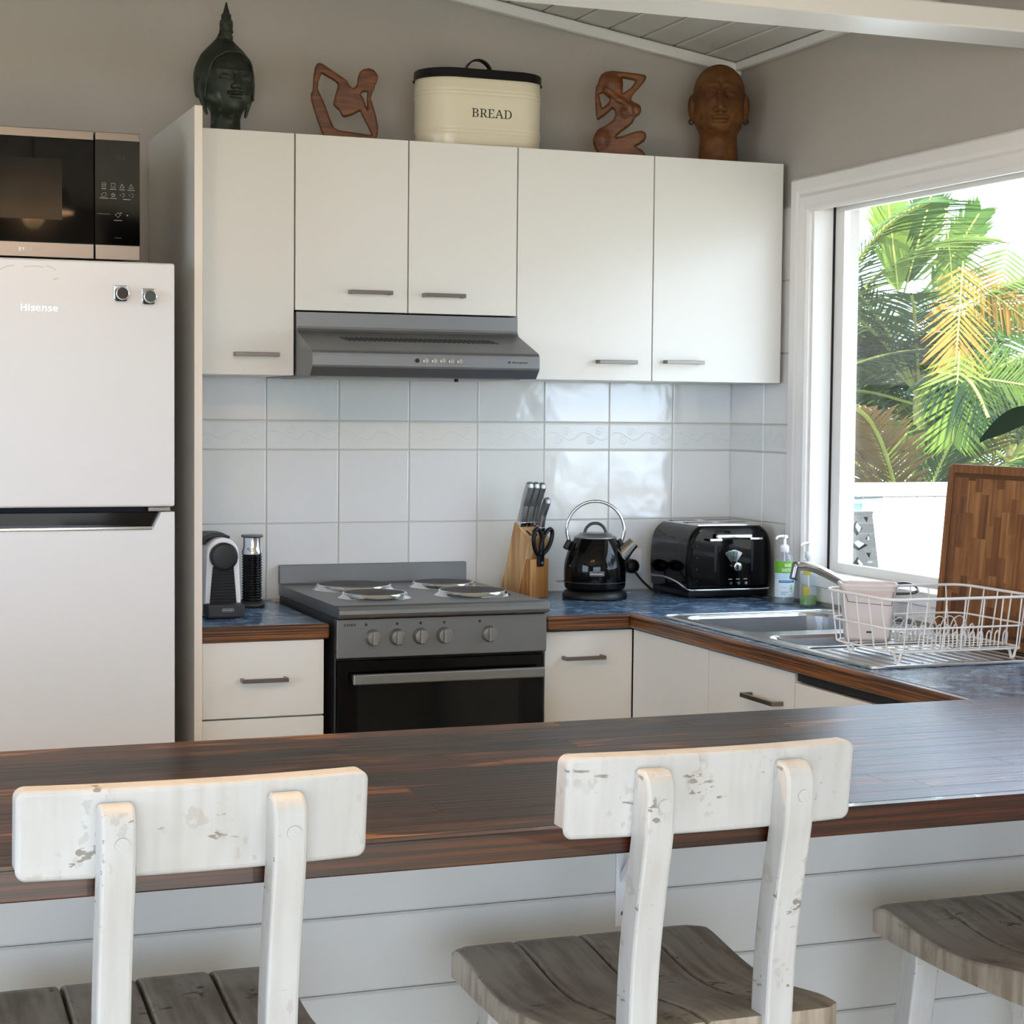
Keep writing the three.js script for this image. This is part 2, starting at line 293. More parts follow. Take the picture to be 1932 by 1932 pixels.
// breakfast bar wall, clad in horizontal boards
{
  const w = struct('wall_bar', bx(-3.3, -0.001, 0, 0.893, 2.255, 2.36, 0), mat.white, 'low white boarded wall carrying the breakfast bar', 'wall');
  const js = []; for (let y = 0.682; y > 0; y -= 0.114) js.push(y); js.push(0); js.unshift(0.8935 > 0.796 ? 0.796 : 0.89); js.unshift(0.893);
  for (let i = 0; i + 1 < js.length; i++) {
    const h = js[i] - js[i + 1]; if (h < 0.02) continue;
    const s = poly([[-2.36, js[i + 1] + 0.0006], [-2.369, js[i + 1] + 0.0006], [-2.372, js[i + 1] + 0.004], [-2.372, js[i] - 0.004], [-2.369, js[i] - 0.0006], [-2.36, js[i] - 0.0006]]);
    part('board', metric(ext(s, 3.29).rotateY(PI / 2).translate(-3.3, 0, 0)), mat.cladding, w);
  }
}

// ================================================================ CABINETS, COUNTERS, BAR
// flat bar pull: two feet and a bar, along local x; out = how far it stands off
function pullGeo(len, out) { return join(bx(-len / 2, len / 2, -0.005, 0.005, out - 0.007, out, 0.001), bx(-len / 2, -len / 2 + 0.007, -0.005, 0.005, 0, out - 0.005, 0.001), bx(len / 2 - 0.007, len / 2, -0.005, 0.005, 0, out - 0.005, 0.001)); }
function handle(door, x, y, z, len = 0.112, turn = 0) { const h = part('handle', pullGeo(len, 0.03), mat.satin, door, 'satin metal bar handle'); let b = door; while (b.parent !== scene) b = b.parent; h.position.set(x - b.position.x, y - b.position.y, z - b.position.z); h.rotation.y = turn; return h; }
{
  const yb = 1.5025, yt = 2.11, zf = 0.332, gap = 0.0016;
  const carcass = (t, x0, x1, y0) => wpart('body', join(bx(x0, x0 + 0.016, y0, yt - 0.004, 0.012, 0.312, 0.001), bx(x1 - 0.016, x1, y0, yt - 0.004, 0.012, 0.312, 0.001), bx(x0, x1, yt - 0.02, yt - 0.004, 0.012, 0.312, 0.001), bx(x0, x1, y0, y0 + 0.016, 0.012, 0.312, 0.001), bx(x0, x1, y0, yt - 0.004, 0.012, 0.018, 0)), mat.melamine, t);
  const door = (t, x0, x1, y0) => wpart('door', bx(x0 + gap, x1 - gap, y0, yt, 0.314, zf, 0.0012), mat.melamine, t);
  let t = thing('wall_cabinet', 'narrow single door white wall cabinet next to the tall side panel', 'cabinet', [-1.558, yb, 0.16]);
  carcass(t, -1.7035, -1.4132, yb); handle(door(t, -1.7035, -1.4132, yb), -1.5135, 1.554, zf);
  t = thing('wall_cabinet', 'short double door white wall cabinet above the range hood', 'cabinet', [-1.1125, 1.668, 0.16]);
  carcass(t, -1.4122, -0.8129, 1.668); handle(door(t, -1.4127, -1.113, 1.668), -1.2175, 1.717, zf); handle(door(t, -1.113, -0.8124, 1.668), -1.02, 1.715, zf);
  t = thing('wall_cabinet', 'wide double door white wall cabinet in the corner above the toaster', 'cabinet', [-0.417, yb, 0.16]);
  carcass(t, -0.8119, -0.0213, yb); handle(door(t, -0.8124, -0.4173, yb), -0.528, 1.552, zf); handle(door(t, -0.4173, -0.0213, yb), -0.3285, 1.555, zf);
  // tall end panel between the refrigerator and the cabinets
  t = thing('end_panel', 'tall white end panel between refrigerator and wall cabinets', 'panel', [-1.7145, 0, 0.31]);
  wpart('board', bx(-1.7235, -1.7055, 0, 2.1165, 0.004, 0.62, 0.001), mat.melamine, t);
  wpart('edge_strip', bx(-1.7238, -1.7052, 0, 2.117, 0.62, 0.6215, 0.0003), mat.panelEdge, t);
}
{ // base units
  let t = thing('drawer_unit', 'white base drawer unit under the coffee machine', 'cabinet', [-1.553, 0, 0.3]);
  wpart('body', bx(-1.704, -1.402, 0.1, 0.862, 0.012, 0.576, 0.001), mat.melamine, t);
  wpart('plinth', bx(-1.704, -1.402, 0, 0.1, 0.1, 0.53, 0.001), mat.melamine, t);
  const ds = [[0.68, 0.862], [0.492, 0.676], [0.304, 0.488], [0.112, 0.3]];
  for (const [a, b] of ds) handle(wpart('drawer', bx(-1.7, -1.4035, a, b, 0.578, 0.596, 0.0012), mat.melamine, t), -1.553, (a + b) / 2, 0.596);
  t = thing('base_cabinet', 'white base cabinet door beside the stove with bar handle', 'cabinet', [-0.71, 0, 0.3]);
  wpart('body', join(bx(-0.823, -0.807, 0.1, 0.862, 0.012, 0.56, 0.001), bx(-0.823, -0.6, 0.1, 0.116, 0.012, 0.56, 0.001), bx(-0.823, -0.6, 0.1, 0.862, 0.012, 0.02, 0)), mat.melamine, t);
  wpart('plinth', bx(-0.823, -0.56, 0, 0.1, 0.1, 0.53, 0.001), mat.melamine, t);
  handle(wpart('door', bx(-0.8215, -0.578, 0.112, 0.858, 0.562, 0.58, 0.0012), mat.melamine, t), -0.719, 0.791, 0.58);
  t = thing('sink_cabinet', 'run of white base doors under the sink', 'cabinet', [-0.3, 0, 1.4]);
  wpart('body', join(bx(-0.556, -0.02, 0.1, 0.116, 0.6, 2.24, 0.001), bx(-0.556, -0.02, 0.116, 0.74, 2.224, 2.24, 0.001), bx(-0.556, -0.02, 0.116, 0.74, 1.415, 1.431, 0.001)), mat.melamine, t);
  wpart('plinth', bx(-0.53, -0.1, 0, 0.1, 0.6, 2.24, 0.001), mat.melamine, t);
  wpart('rail', bx(-0.572, -0.56, 0.842, 0.862, 1.43, 2.24, 0.001), mat.rubber, t, 'dark strip under the counter edge');  // dark strip between the door tops and the counter edge
  for (const [a, b, top] of [[0.584, 1.012, 0.858], [1.015, 1.424, 0.858], [1.428, 1.83, 0.838], [1.834, 2.24, 0.838]]) {
    const d = wpart('door', bx(-0.5765, -0.5585, 0.112, top, a, b, 0.0012), mat.melamine, t);
    if (a === 1.015) handle(d, -0.5765, 0.784, 1.304, 0.15, -PI / 2);
    if (a === 1.834) handle(d, -0.5765, 0.784, 1.93, 0.15, -PI / 2);
  }
}
{ // blue laminate counters with timber edging
  let t = thing('counter', 'short blue laminate counter with timber edge under the coffee machine', 'counter', [-1.55, 0.864, 0.3]);
  wpart('top', bx(-1.7045, -1.396, 0.8655, 0.9, 0.008, 0.582, 0.001), mat.laminate, t);
  wpart('edging', join(bx(-1.7045, -1.391, 0.8635, 0.9005, 0.582, 0.604, 0.007, 3)), mat.edge, t, 'rounded stained timber edging');
  t = thing('counter', 'L-shaped blue laminate counter holding the sink', 'counter', [-0.4, 0.864, 0.8]);
  const L = poly([[-0.824, -0.008], [-0.008, -0.008], [-0.008, -2.252], [-0.572, -2.252], [-0.572, -0.582], [-0.824, -0.582]]);
  L.holes.push(rrect(0.46, 0.98, 0.03, -0.3, -1.19, THREE.Path));
  wpart('top', metric(ext(L, 0.0345).rotateX(-PI / 2).translate(0, 0.8655, 0)), mat.laminate, t);
  wpart('edging', bx(-0.824, -0.5945, 0.8635, 0.9005, 0.582, 0.604, 0.007, 3), mat.edge, t, 'rounded stained timber edging');
  const e = bx(0.582, 2.252, 0.8635, 0.9005, 0.572, 0.5945, 0.007, 3).rotateY(-PI / 2);   // x -> z, z -> -x
  wpart('edging', e, mat.edge, t, 'rounded stained timber edging');
}
{ // breakfast bar top: finger jointed staves on a core, nosing in front
  const t = thing('breakfast_bar', 'long dark stained butcher block breakfast bar', 'bar', [-1.6, 0.893, 2.6]);
  const y1 = 0.93, z0 = 2.252, z1 = 2.955, x0 = -3.3, x1 = -0.012;
  wpart('core', bx(x0, x1, 0.895, y1 - 0.006, z0 + 0.002, z1 - 0.02, 0), M(0x3a2412, 0.6), t);
  const tints = [0xd8ccbc, 0xb8a690, 0x92857a, 0xdcccb4, 0x7e766e, 0xae9880];
  const wm = tints.map((c, k) => M(c, 0.3, { map: again(T.barWood, k * 0.31, k * 0.17), bumpMap: again(T.barBump, k * 0.2, k * 0.33), bumpScale: 0.0005, specularIntensity: 0.4, anisotropy: 0.7, anisotropyRotation: PI / 2 }));
  const rows = 13, w = (z1 - 0.02 - z0) / rows;
  for (let r = 0; r < rows; r++) {
    let x = x0 - R(0, 0.5);
    while (x < x1) {
      const len = R(0.45, 0.85), a = Math.max(x, x0), b = Math.min(x + len, x1);
      if (b - a > 0.02) wpart('stave', bx(a + 0.0001, b - 0.0001, y1 - 0.006, y1, z0 + r * w + 0.0001, z0 + (r + 1) * w - 0.0001, 0.0004), wm[Math.floor(rnd() * 6)], t);
      x += len;
    }
  }
  wpart('nosing', bx(x0, x1, 0.8945, y1, z1 - 0.02, z1, 0.002, 2), M(0x9a7a62, 0.35, { map: T.edgeWood, clearcoat: 0.3 }), t, 'dark timber front nosing');
  // bracket under the overhang
  const b = thing('shelf_bracket', 'white steel bracket under the breakfast bar', 'bracket', [-1.405, 0.63, 2.373]);
  wpart('upright', bx(-1.417, -1.393, 0.63, 0.892, 2.3722, 2.3765, 0.0008), mat.plasticWhite, b);
  wpart('arm', bx(-1.417, -1.393, 0.888, 0.8925, 2.3765, 2.72, 0.0008), mat.plasticWhite, b);
  wpart('brace', profile([[2.377, 0.7], [2.381, 0.7], [2.56, 0.884], [2.56, 0.8885], [2.55, 0.8885], [2.377, 0.712]], -1.411, -1.399, 0.001), mat.plasticWhite, b);
  for (const y of [0.65, 0.752, 0.85]) wpart('screw', cyl(0.004, 0.003, 0.002, 12).rotateX(PI / 2).translate(-1.405, y, 2.3765), mat.satin, b);
}

// ================================================================ REFRIGERATOR, MICROWAVE
{
  const t = thing('refrigerator', 'white two door top freezer refrigerator', 'refrigerator', [-2.085, 0, 0.36]);
  const x0 = -2.39, x1 = -1.78, zf = 0.68;
  wpart('body', bx(x0 + 0.003, x1 - 0.003, 0.03, 1.744, 0.04, 0.618, 0.004), M(0xd9d7d2, 0.4), t);
  wpart('gasket', join(bx(x0 + 0.012, x1 - 0.012, 1.17, 1.744 - 0.01, 0.618, 0.626, 0), bx(x0 + 0.012, x1 - 0.012, 0.06, 1.17, 0.618, 0.626, 0)), mat.rubber, t);
  const scuff = canvasTex(512, 512, (c, w, h) => {
    c.fillStyle = '#ffffff'; c.fillRect(0, 0, w, h); c.strokeStyle = 'rgba(120,116,110,0.25)'; c.lineCap = 'round';
    const ln = (pts, l) => { c.lineWidth = l; c.beginPath(); pts.forEach(([x, y], i) => i ? c.lineTo(x * w, y * h) : c.moveTo(x * w, y * h)); c.stroke(); };
    ln([[0.366, 0.048], [0.39, 0.036], [0.415, 0.03]], 2); ln([[0.45, 0.034], [0.49, 0.031], [0.52, 0.034]], 2); ln([[0.53, 0.028], [0.55, 0.034], [0.565, 0.044]], 2); ln([[0.555, 0.082], [0.575, 0.076]], 2);
  });
  const dm = M(0xdededd, 0.3, { map: scuff });
  const dg = bx(x0, x1, 1.1915, 1.747, 0.626, zf, 0.006, 3); { const p = dg.attributes.position, u = dg.attributes.uv; for (let i = 0; i < p.count; i++) u.setXY(i, (p.getX(i) - x0) / (x1 - x0), (p.getY(i) - 1.19) / 0.557); }
  const d1 = wpart('door', dg, dm, t, 'white freezer door');
  // lower door with the recessed grip cut out of its top edge
  const s = poly([[x0, 0.06], [x1, 0.06], [x1, 1.1795], [-1.811, 1.1795], [-1.829, 1.1445], [x0 + 0.049, 1.1445], [x0 + 0.031, 1.1795], [x0, 1.1795]]);
  const d2 = wpart('door', ext(s, 0.054, 0.003).translate(0, 0, 0.626), mat.fridge, t, 'white fresh food door');
  wpart('grip_recess', bx(x0 + 0.02, -1.8, 1.13, 1.178, 0.627, 0.655, 0.001), mat.gloss, d2, 'black recessed grip');
  wpart('grip_bar', bx(x0 + 0.05, -1.831, 1.1385, 1.1475, 0.656, 0.684, 0.003, 2), mat.chrome, d2, 'chrome grip strip');
  wpart('hinge', bx(-1.84, -1.79, 1.181, 1.1905, 0.64, 0.676, 0.001), mat.satin, t);
  wpart('nameplate', text('Hisense', 'sans', 0.08, 0.0145, 0.0008).translate(-2.082, 1.638, zf), M(0xf4f4f2, 0.18, { metalness: 0.6 }), d1);
  wpart('foot', join(...[x0 + 0.05, x1 - 0.05].map((x) => cyl(0.02, 0.02, 0.03, 16, x, 0, 0.56)), ...[x0 + 0.05, x1 - 0.05].map((x) => cyl(0.02, 0.02, 0.03, 16, x, 0, 0.1))), mat.blackPlastic, t);
  // two clip magnets
  const mag = (x, y, lab, m) => {
    const g = thing('fridge_magnet', lab, 'magnet', [x, y, zf + 0.0005]);
    part('plate', bx(-0.015, 0.015, -0.016, 0.016, 0, 0.008, 0.002), mat.chrome, g);
    part('clip', bx(-0.012, 0.013, -0.02, -0.006, 0.006, 0.018, 0.003), mat.blackPlastic, g);
    const k = part('cap', new THREE.CylinderGeometry(0.0145, 0.0155, 0.018, 28).rotateX(PI / 2).translate(0.002, -0.003, 0.016), m, g);
    part('ring', new THREE.TorusGeometry(0.0138, 0.0016, 8, 28).translate(0.002, -0.003, 0.0255), mat.chrome, k);
    return g;
  };
  mag(-1.904, 1.677, 'square chrome magnet with a dark round cap, nearer the nameplate', M(0x1a1012, 0.5));
  mag(-1.842, 1.672, 'square chrome magnet with a greenish grey round cap, near the door edge', M(0x3c4038, 0.25, { metalness: 0.6 }));
}
{
  const t = thing('microwave', 'black glass and steel microwave oven on top of the refrigerator', 'microwave', [-2.08, 1.7475, 0.4]);
  const x0 = -2.31, x1 = -1.846, y0 = 1.756, y1 = 2.046, zf = 0.6, xd = -1.949, strip = M(0x77716a, 0.36, { metalness: 1, bumpMap: T.brushed, bumpScale: 0.00004 });
  wpart('body', bx(x0 + 0.004, x1 - 0.003, y0, y1 - 0.003, 0.22, zf - 0.03, 0.004), mat.charcoal, t);
  for (const x of [x0 + 0.04, x1 - 0.04]) for (const z of [0.26, 0.54]) wpart('foot', cyl(0.012, 0.012, 0.009, 16, x, 1.7475, z), mat.blackPlastic, t);
  const d = wpart('door', bx(x0, xd - 0.001, y0, y1, zf - 0.028, zf - 0.004, 0.002), mat.gloss, t, 'black glass door with steel strips');
  wpart('top_strip', bx(x0, xd - 0.0015, 2.0255, y1, zf - 0.006, zf, 0.0015), strip, d);
  wpart('bottom_strip', bx(x0, xd - 0.0015, y0, 1.7905, zf - 0.006, zf, 0.0015), strip, d);
  wpart('glass', bx(x0, xd - 0.0015, 1.7905, 2.0255, zf - 0.006, zf - 0.0005, 0.001), mat.glassBlack, d);
  wpart('viewing_screen', bx(x0 + 0.04, -2.0215, 1.842, 1.979, zf - 0.0008, zf - 0.0002, 0), M(0x161715, 0.12, { specularIntensity: 0.3 }), d, 'dark grey viewing screen');
  wpart('print', join(bx(-2.118, -2.113, 1.769, 1.777, zf, zf + 0.0003, 0), bx(-2.11, -2.106, 1.771, 1.777, zf, zf + 0.0003, 0), new THREE.TorusGeometry(0.0035, 0.0008, 6, 16).translate(-2.094, 1.7735, zf)), M(0xe8e8e4, 0.5), d);
  const c = wpart('control_panel', bx(xd + 0.001, x1, y0, y1, zf - 0.028, zf - 0.004, 0.002), mat.gloss, t);
  wpart('top_strip', bx(xd + 0.0015, x1, 2.0275, y1, zf - 0.006, zf, 0.0015), strip, c);
  wpart('bottom_strip', bx(xd + 0.0015, x1, y0, 1.7905, zf - 0.006, zf, 0.0015), strip, c);
  const keys = canvasTex(512, 1180, (q, w, h) => {
    q.fillStyle = '#050506'; q.fillRect(0, 0, w, h); q.strokeStyle = '#2c2c2a'; q.lineWidth = 6;
    for (let i = 0; i < 3; i++) q.strokeRect(232 + i * 42, 158, 22, 48);
    q.strokeStyle = '#8c8c88'; q.fillStyle = '#8c8c88'; q.lineWidth = 5;
    const X = [100, 206, 308, 412], Y1 = 505, Y2 = 615, bar = (x, y, l) => q.fillRect(x - l / 2, y, l, 9);
    q.strokeRect(X[0] - 20, Y1 - 24, 40, 46); q.fillRect(X[0] - 20, Y1 - 3, 40, 6); bar(X[0], Y1 + 38, 56);
    q.strokeRect(X[1] - 22, Y1 - 22, 44, 44); bar(X[1], Y1 + 40, 74);
    for (const k of [2, 3]) { q.beginPath(); q.moveTo(X[k] - 24, Y1 + 24); q.lineTo(X[k] + 24, Y1 + 24); q.lineTo(X[k] + 12, Y1 - 2); q.lineTo(X[k] - 12, Y1 - 2); q.closePath(); q.stroke(); q.fillRect(X[k] - 8, Y1 - 18, 16, 10); bar(X[k], Y1 + 42, k === 2 ? 64 : 84); }
    q.beginPath(); q.ellipse(X[0], Y2, 30, 19, -0.5, 0, 7); q.stroke(); bar(X[0], Y2 + 34, 100);
    q.beginPath(); for (let i = 0; i < 11; i++) { const a = -PI / 2 + i * PI / 5, r = i % 2 ? 11 : 25; q.lineTo(X[1] + r * Math.cos(a), Y2 + r * Math.sin(a)); } q.stroke(); bar(X[1], Y2 + 34, 76);
    for (const k of [2, 3]) { q.beginPath(); q.arc(X[k] + 8, Y2 - 4, 18, -2, 1.6); q.lineTo(X[k] + 6, Y2 + 22); q.stroke(); q.fillRect(X[k] - 26, Y2 - 8, 14, 7); } bar(364, Y2 + 40, 84);
    q.beginPath(); q.moveTo(230, 840); q.lineTo(260, 812); q.lineTo(290, 840); q.lineTo(260, 870); q.closePath(); q.stroke(); q.fillRect(282, 812, 26, 9); bar(260, 896, 94); q.fillRect(356, 838, 24, 6); q.fillRect(365, 829, 6, 24); q.fillStyle = '#4c4c50'; q.fillRect(20, 828, 150, 10); bar(262, 1096, 78);
  });
  const kg = new THREE.PlaneGeometry(x1 - xd - 0.0015, 2.0275 - 1.7905).translate((x1 + xd + 0.0015) / 2, (2.0275 + 1.7905) / 2, zf - 0.0005);
  const kb = bx(xd + 0.0015, x1, 1.7905, 2.0275, zf - 0.006, zf - 0.0008, 0.0005);
  const kp = wpart('key_field', kb, mat.glassBlack, c);
  wpart('key_print', kg, M(0xffffff, 0.05, { map: keys }), kp);
}

// ================================================================ RANGE HOOD, STOVE
{
  const t = thing('range_hood', 'stainless steel range hood below the short wall cabinet', 'range hood', [-1.112, 1.5, 0.26]);
  const x0 = -1.4105, x1 = -0.8125;
  const pts = [[0.013, 1.663], [0.341, 1.663], [0.341, 1.628], [0.3425, 1.622], [0.347, 1.616], [0.354, 1.612], [0.49, 1.5665], [0.497, 1.563], [0.502, 1.557], [0.503, 1.55], [0.503, 1.527], [0.501, 1.522], [0.478, 1.5], [0.013, 1.5]];
  wpart('shell', metric(profile(pts, x0, x1, 0.001)), mat.hood, t);
  wpart('filter', join(bx(x0 + 0.03, -1.115, 1.4975, 1.501, 0.06, 0.44, 0.001), bx(-1.11, x1 - 0.03, 1.4975, 1.501, 0.06, 0.44, 0.001)), mat.steel, t, 'flat steel filter panels');
  wpart('switch_knob', cyl(0.006, 0.005, 0.008, 12, -1.02, 1.4905, 0.45), mat.black, t);
  const a = Math.atan2(1.612 - 1.5665, 0.49 - 0.354), n = 31;
  const slot = new RoundedBoxGeometry(0.0066, 0.0012, 0.036, 2, 0.0005);
  for (let i = 0; i < n; i++) {
    const m = part('vent_slot', slot, mat.black, t), z = 0.405, x = -1.30 + i * (0.395 / (n - 1));
    m.position.set(x + 1.112, 1.612 - Math.tan(a) * (z - 0.354) + 0.0003 - 1.5, z - 0.26); m.rotation.set(a, 0.55, 0);
  }
  wpart('indicator', cyl(0.0055, 0.0055, 0.003, 16).rotateX(PI / 2).translate(-1.142, 1.5415, 0.503), M(0x2a0808, 0.3), t);
  for (let i = 0; i < 5; i++) wpart('button', join(cyl(0.0062, 0.0055, 0.006, 20).rotateX(PI / 2).translate(-1.1185 + i * 0.0225, 1.5415, 0.503), new THREE.TorusGeometry(0.0064, 0.001, 6, 20).translate(-1.1185 + i * 0.0225, 1.5415, 0.5035)), mat.chrome, t);
  wpart('nameplate', join(text('Westinghouse', 'bold', 0.042, 0.0062, 0.0004).translate(-0.867, 1.5405, 0.503), bx(-0.899, -0.893, 1.5385, 1.5435, 0.503, 0.5034, 0)), mat.charcoal, t);
}
{
  const t = thing('stove', 'freestanding steel electric stove with four solid hotplates', 'stove', [-1.105, 0, 0.32]);
  const x0 = -1.378, x1 = -0.833;
  wpart('body', join(bx(x0 + 0.002, x1 - 0.002, 0.06, 0.912, 0.03, 0.594, 0.002)), M(0x4c4d4f, 0.45, { metalness: 0.6 }), t, 'dark grey side panels');
  for (const x of [x0 + 0.05, x1 - 0.05]) for (const z of [0.08, 0.54]) wpart('foot', cyl(0.018, 0.018, 0.06, 16, x, 0, z), mat.blackPlastic, t);
  // hob with rolled front
  const hob = [[0.03, 0.914], [0.632, 0.914], [0.64, 0.918], [0.643, 0.925], [0.642, 0.934], [0.636, 0.942], [0.626, 0.9455], [0.612, 0.9455], [0.604, 0.943], [0.06, 0.943], [0.055, 0.945], [0.03, 0.945]];
  wpart('hob', metric(profile(hob, x0, x1, 0.0012)), mat.stove, t);
  wpart('splashback', bx(x0 + 0.002, x1 - 0.008, 0.944, 0.995, 0.012, 0.03, 0.002, 2), mat.stove, t);
  for (const [x, z, r] of [[-1.216, 0.2, 0.094], [-1.226, 0.425, 0.077], [-0.966, 0.195, 0.077], [-0.962, 0.425, 0.084]]) {
    const h = wpart('hotplate', lathe([[0, 0.9572], [r * 0.3, 0.9572], [r * 0.32, 0.9563], [r * 0.94, 0.9572], [r, 0.956], [r, 0.9505]], 40).translate(x, 0, z), mat.hotplate, t, 'brown solid hotplate');
    wpart('ring', lathe([[r, 0.9565], [r + 0.004, 0.957], [r + 0.006, 0.9545], [r + 0.007, 0.949], [r + 0.015, 0.944], [r + 0.017, 0.9432]], 40).translate(x, 0, z), mat.chrome, h, 'bright metal spill ring');
  }
  const cp = wpart('control_panel', bx(x0, x1, 0.816, 0.911, 0.594, 0.62, 0.002, 2), mat.stove, t);
  for (const x of [-1.287, -1.226, -1.166, -1.105, -0.988]) {
    const k = wpart('knob', lathe([[0, 0], [0.0205, 0], [0.0205, 0.002], [0.018, 0.004], [0.017, 0.014], [0.0155, 0.016], [0, 0.016]], 32).rotateX(PI / 2).translate(x, 0.865, 0.62), mat.knob, cp, 'rounded grey control knob');
    wpart('grip', join(bx(x - 0.0065, x + 0.0065, 0.8475, 0.8825, 0.634, 0.647, 0.003, 2)), mat.knob, k);
    wpart('mark', cyl(0.0035, 0.0035, 0.0006, 14).rotateX(PI / 2).translate(x + (x < -1.28 ? -0.018 : x < -1.0 ? 0 : -0.024), 0.897, 0.62), x > -1 ? M(0x3a0606, 0.4) : mat.charcoal, cp);
  }
  wpart('nameplate', text('CHEF', 'bold', 0.031, 0.0062, 0.0005).translate(-1.345, 0.897, 0.62), mat.ink, cp);
  const d = wpart('oven_door', bx(x0 + 0.004, x1 - 0.004, 0.2, 0.808, 0.594, 0.613, 0.002), mat.gloss, t, 'black glass oven door');
  wpart('window_glass', bx(-1.325, -0.905, 0.34, 0.752, 0.6128, 0.6133, 0), M(0x0c0f0e, 0.05, { specularIntensity: 0.8 }), d, 'dark oven window');
  wpart('handle', join(bx(-1.343, -0.846, 0.7535, 0.7795, 0.634, 0.648, 0.004, 2), bx(-1.338, -1.32, 0.757, 0.776, 0.612, 0.636, 0.002), bx(-0.869, -0.851, 0.757, 0.776, 0.612, 0.636, 0.002)), mat.steel, d, 'wide steel bar handle');
  wpart('trim_strip', bx(x0 + 0.004, x1 - 0.004, 0.8085, 0.815, 0.594, 0.606, 0.001), mat.black, t);
  wpart('storage_drawer', bx(x0 + 0.004, x1 - 0.004, 0.065, 0.195, 0.594, 0.612, 0.002), mat.stove, t);
}

// ================================================================ THINGS ON THE COUNTERS
{ // capsule coffee machine, faces the room
  const t = thing('coffee_machine', 'small white and black capsule coffee machine beside the tall panel', 'coffee machine', [-1.609, 0.9005, 0.28]);
  const arch = (w0, w1, h, r) => { const s = new THREE.Shape(); s.moveTo(-w0, 0); s.lineTo(w0, 0); s.lineTo(w1, h - r); s.absarc(0, h - r, w1, 0, PI); s.lineTo(-w0, 0); return s; };
  part('shell', ext(arch(0.0465, 0.0395, 0.196, 0.042), 0.27, 0.004).translate(0, 0.004, -0.15), mat.plasticWhite, t);
  part('face', ext(poly([[-0.034, 0.03], [0.034, 0.03], [0.0265, 0.124], [0.024, 0.127], [-0.024, 0.127], [-0.0265, 0.124]]), 0.012, 0.002).translate(0, 0, 0.112), mat.black, t, 'black ribbed front panel');
  for (let i = 0; i < 11; i++) { const y = 0.04 + i * 0.0077, w = 0.033 - (y - 0.03) * 0.08; part('rib', bx(-w, w, y, y + 0.0035, 0.1235, 0.1258, 0.001), mat.blackPlastic, t); }
  part('brew_head', lathe([[0, 0.03], [0.028, 0.03], [0.0335, 0.027], [0.0345, 0.022], [0.0345, 0]], 48).rotateX(PI / 2).translate(0, 0.152, 0.113), mat.blackPlastic, t, 'round black brewing head');
  part('drip_base', join(ext(rrect(0.093, 0.034, 0.006, 0, 0.019), 0.06, 0.005).translate(0, 0, 0.1), ext(rrect(0.08, 0.01, 0.004, 0, 0.007), 0.05, 0.003).translate(0, -0.002, 0.098)), mat.charcoal, t, 'dark drip tray base');
  const b = part('badge', ext(rrect(0.03, 0.0095, 0.0045, 0.004, 0.022), 0.0012, 0.0004).translate(0, 0, 0.1598), mat.chrome, t, 'silver oval badge');
  part('badge_field', ext(rrect(0.0265, 0.0065, 0.003, 0.004, 0.022), 0.0008, 0).translate(0, 0, 0.1606), mat.navy, b);
  part('badge_text', text('DeLonghi', 'bold', 0.022, 0.0036, 0.0003).translate(0.004, 0.022, 0.1614), mat.plasticWhite, b);
  part('lever', join(ext(poly([[-0.046, 0.178], [-0.0485, 0.188], [-0.04, 0.2], [-0.02, 0.2065], [0.006, 0.2065], [0.024, 0.198], [0.006, 0.1955], [-0.02, 0.196], [-0.034, 0.19], [-0.04, 0.178]]), 0.09, 0.003).translate(0, 0.001, 0.0), bx(-0.022, 0.026, 0.193, 0.2, -0.12, 0.08, 0.002)), mat.charcoal, t, 'dark top lever');
  part('water_tank', bx(-0.036, 0.036, 0.01, 0.18, -0.205, -0.15, 0.008, 2), M(0x2c3034, 0.1), t);
}
{ // milk frother
  const t = thing('milk_frother', 'black ribbed milk frother with chrome collar behind the coffee machine', 'frother', [-1.484, 0.9005, 0.17]);
  part('base', lathe([[0, 0], [0.033, 0], [0.0335, 0.004], [0.032, 0.016], [0, 0.017]]), mat.charcoal, t);
  const pts = [[0, 0.017], [0.0265, 0.017]]; for (let i = 0; i < 17; i++) { const y = 0.019 + i * 0.0069; pts.push([0.0265, y], [0.0265, y + 0.0022], [0.0242, y + 0.0032], [0.0242, y + 0.0058]); } pts.push([0.0265, 0.138], [0, 0.138]);
  part('jug', lathe(pts), mat.gloss, t);
  part('collar', lathe([[0.0268, 0.138], [0.0272, 0.146], [0.0245, 0.153], [0.0235, 0.158], [0.0235, 0.181]]), mat.chrome, t, 'chrome collar');
  part('lid', lathe([[0, 0.181], [0.0275, 0.182], [0.029, 0.186], [0.027, 0.189], [0, 0.1905]]), M(0x6a6a72, 0.15), t, 'smoky grey lid');
}
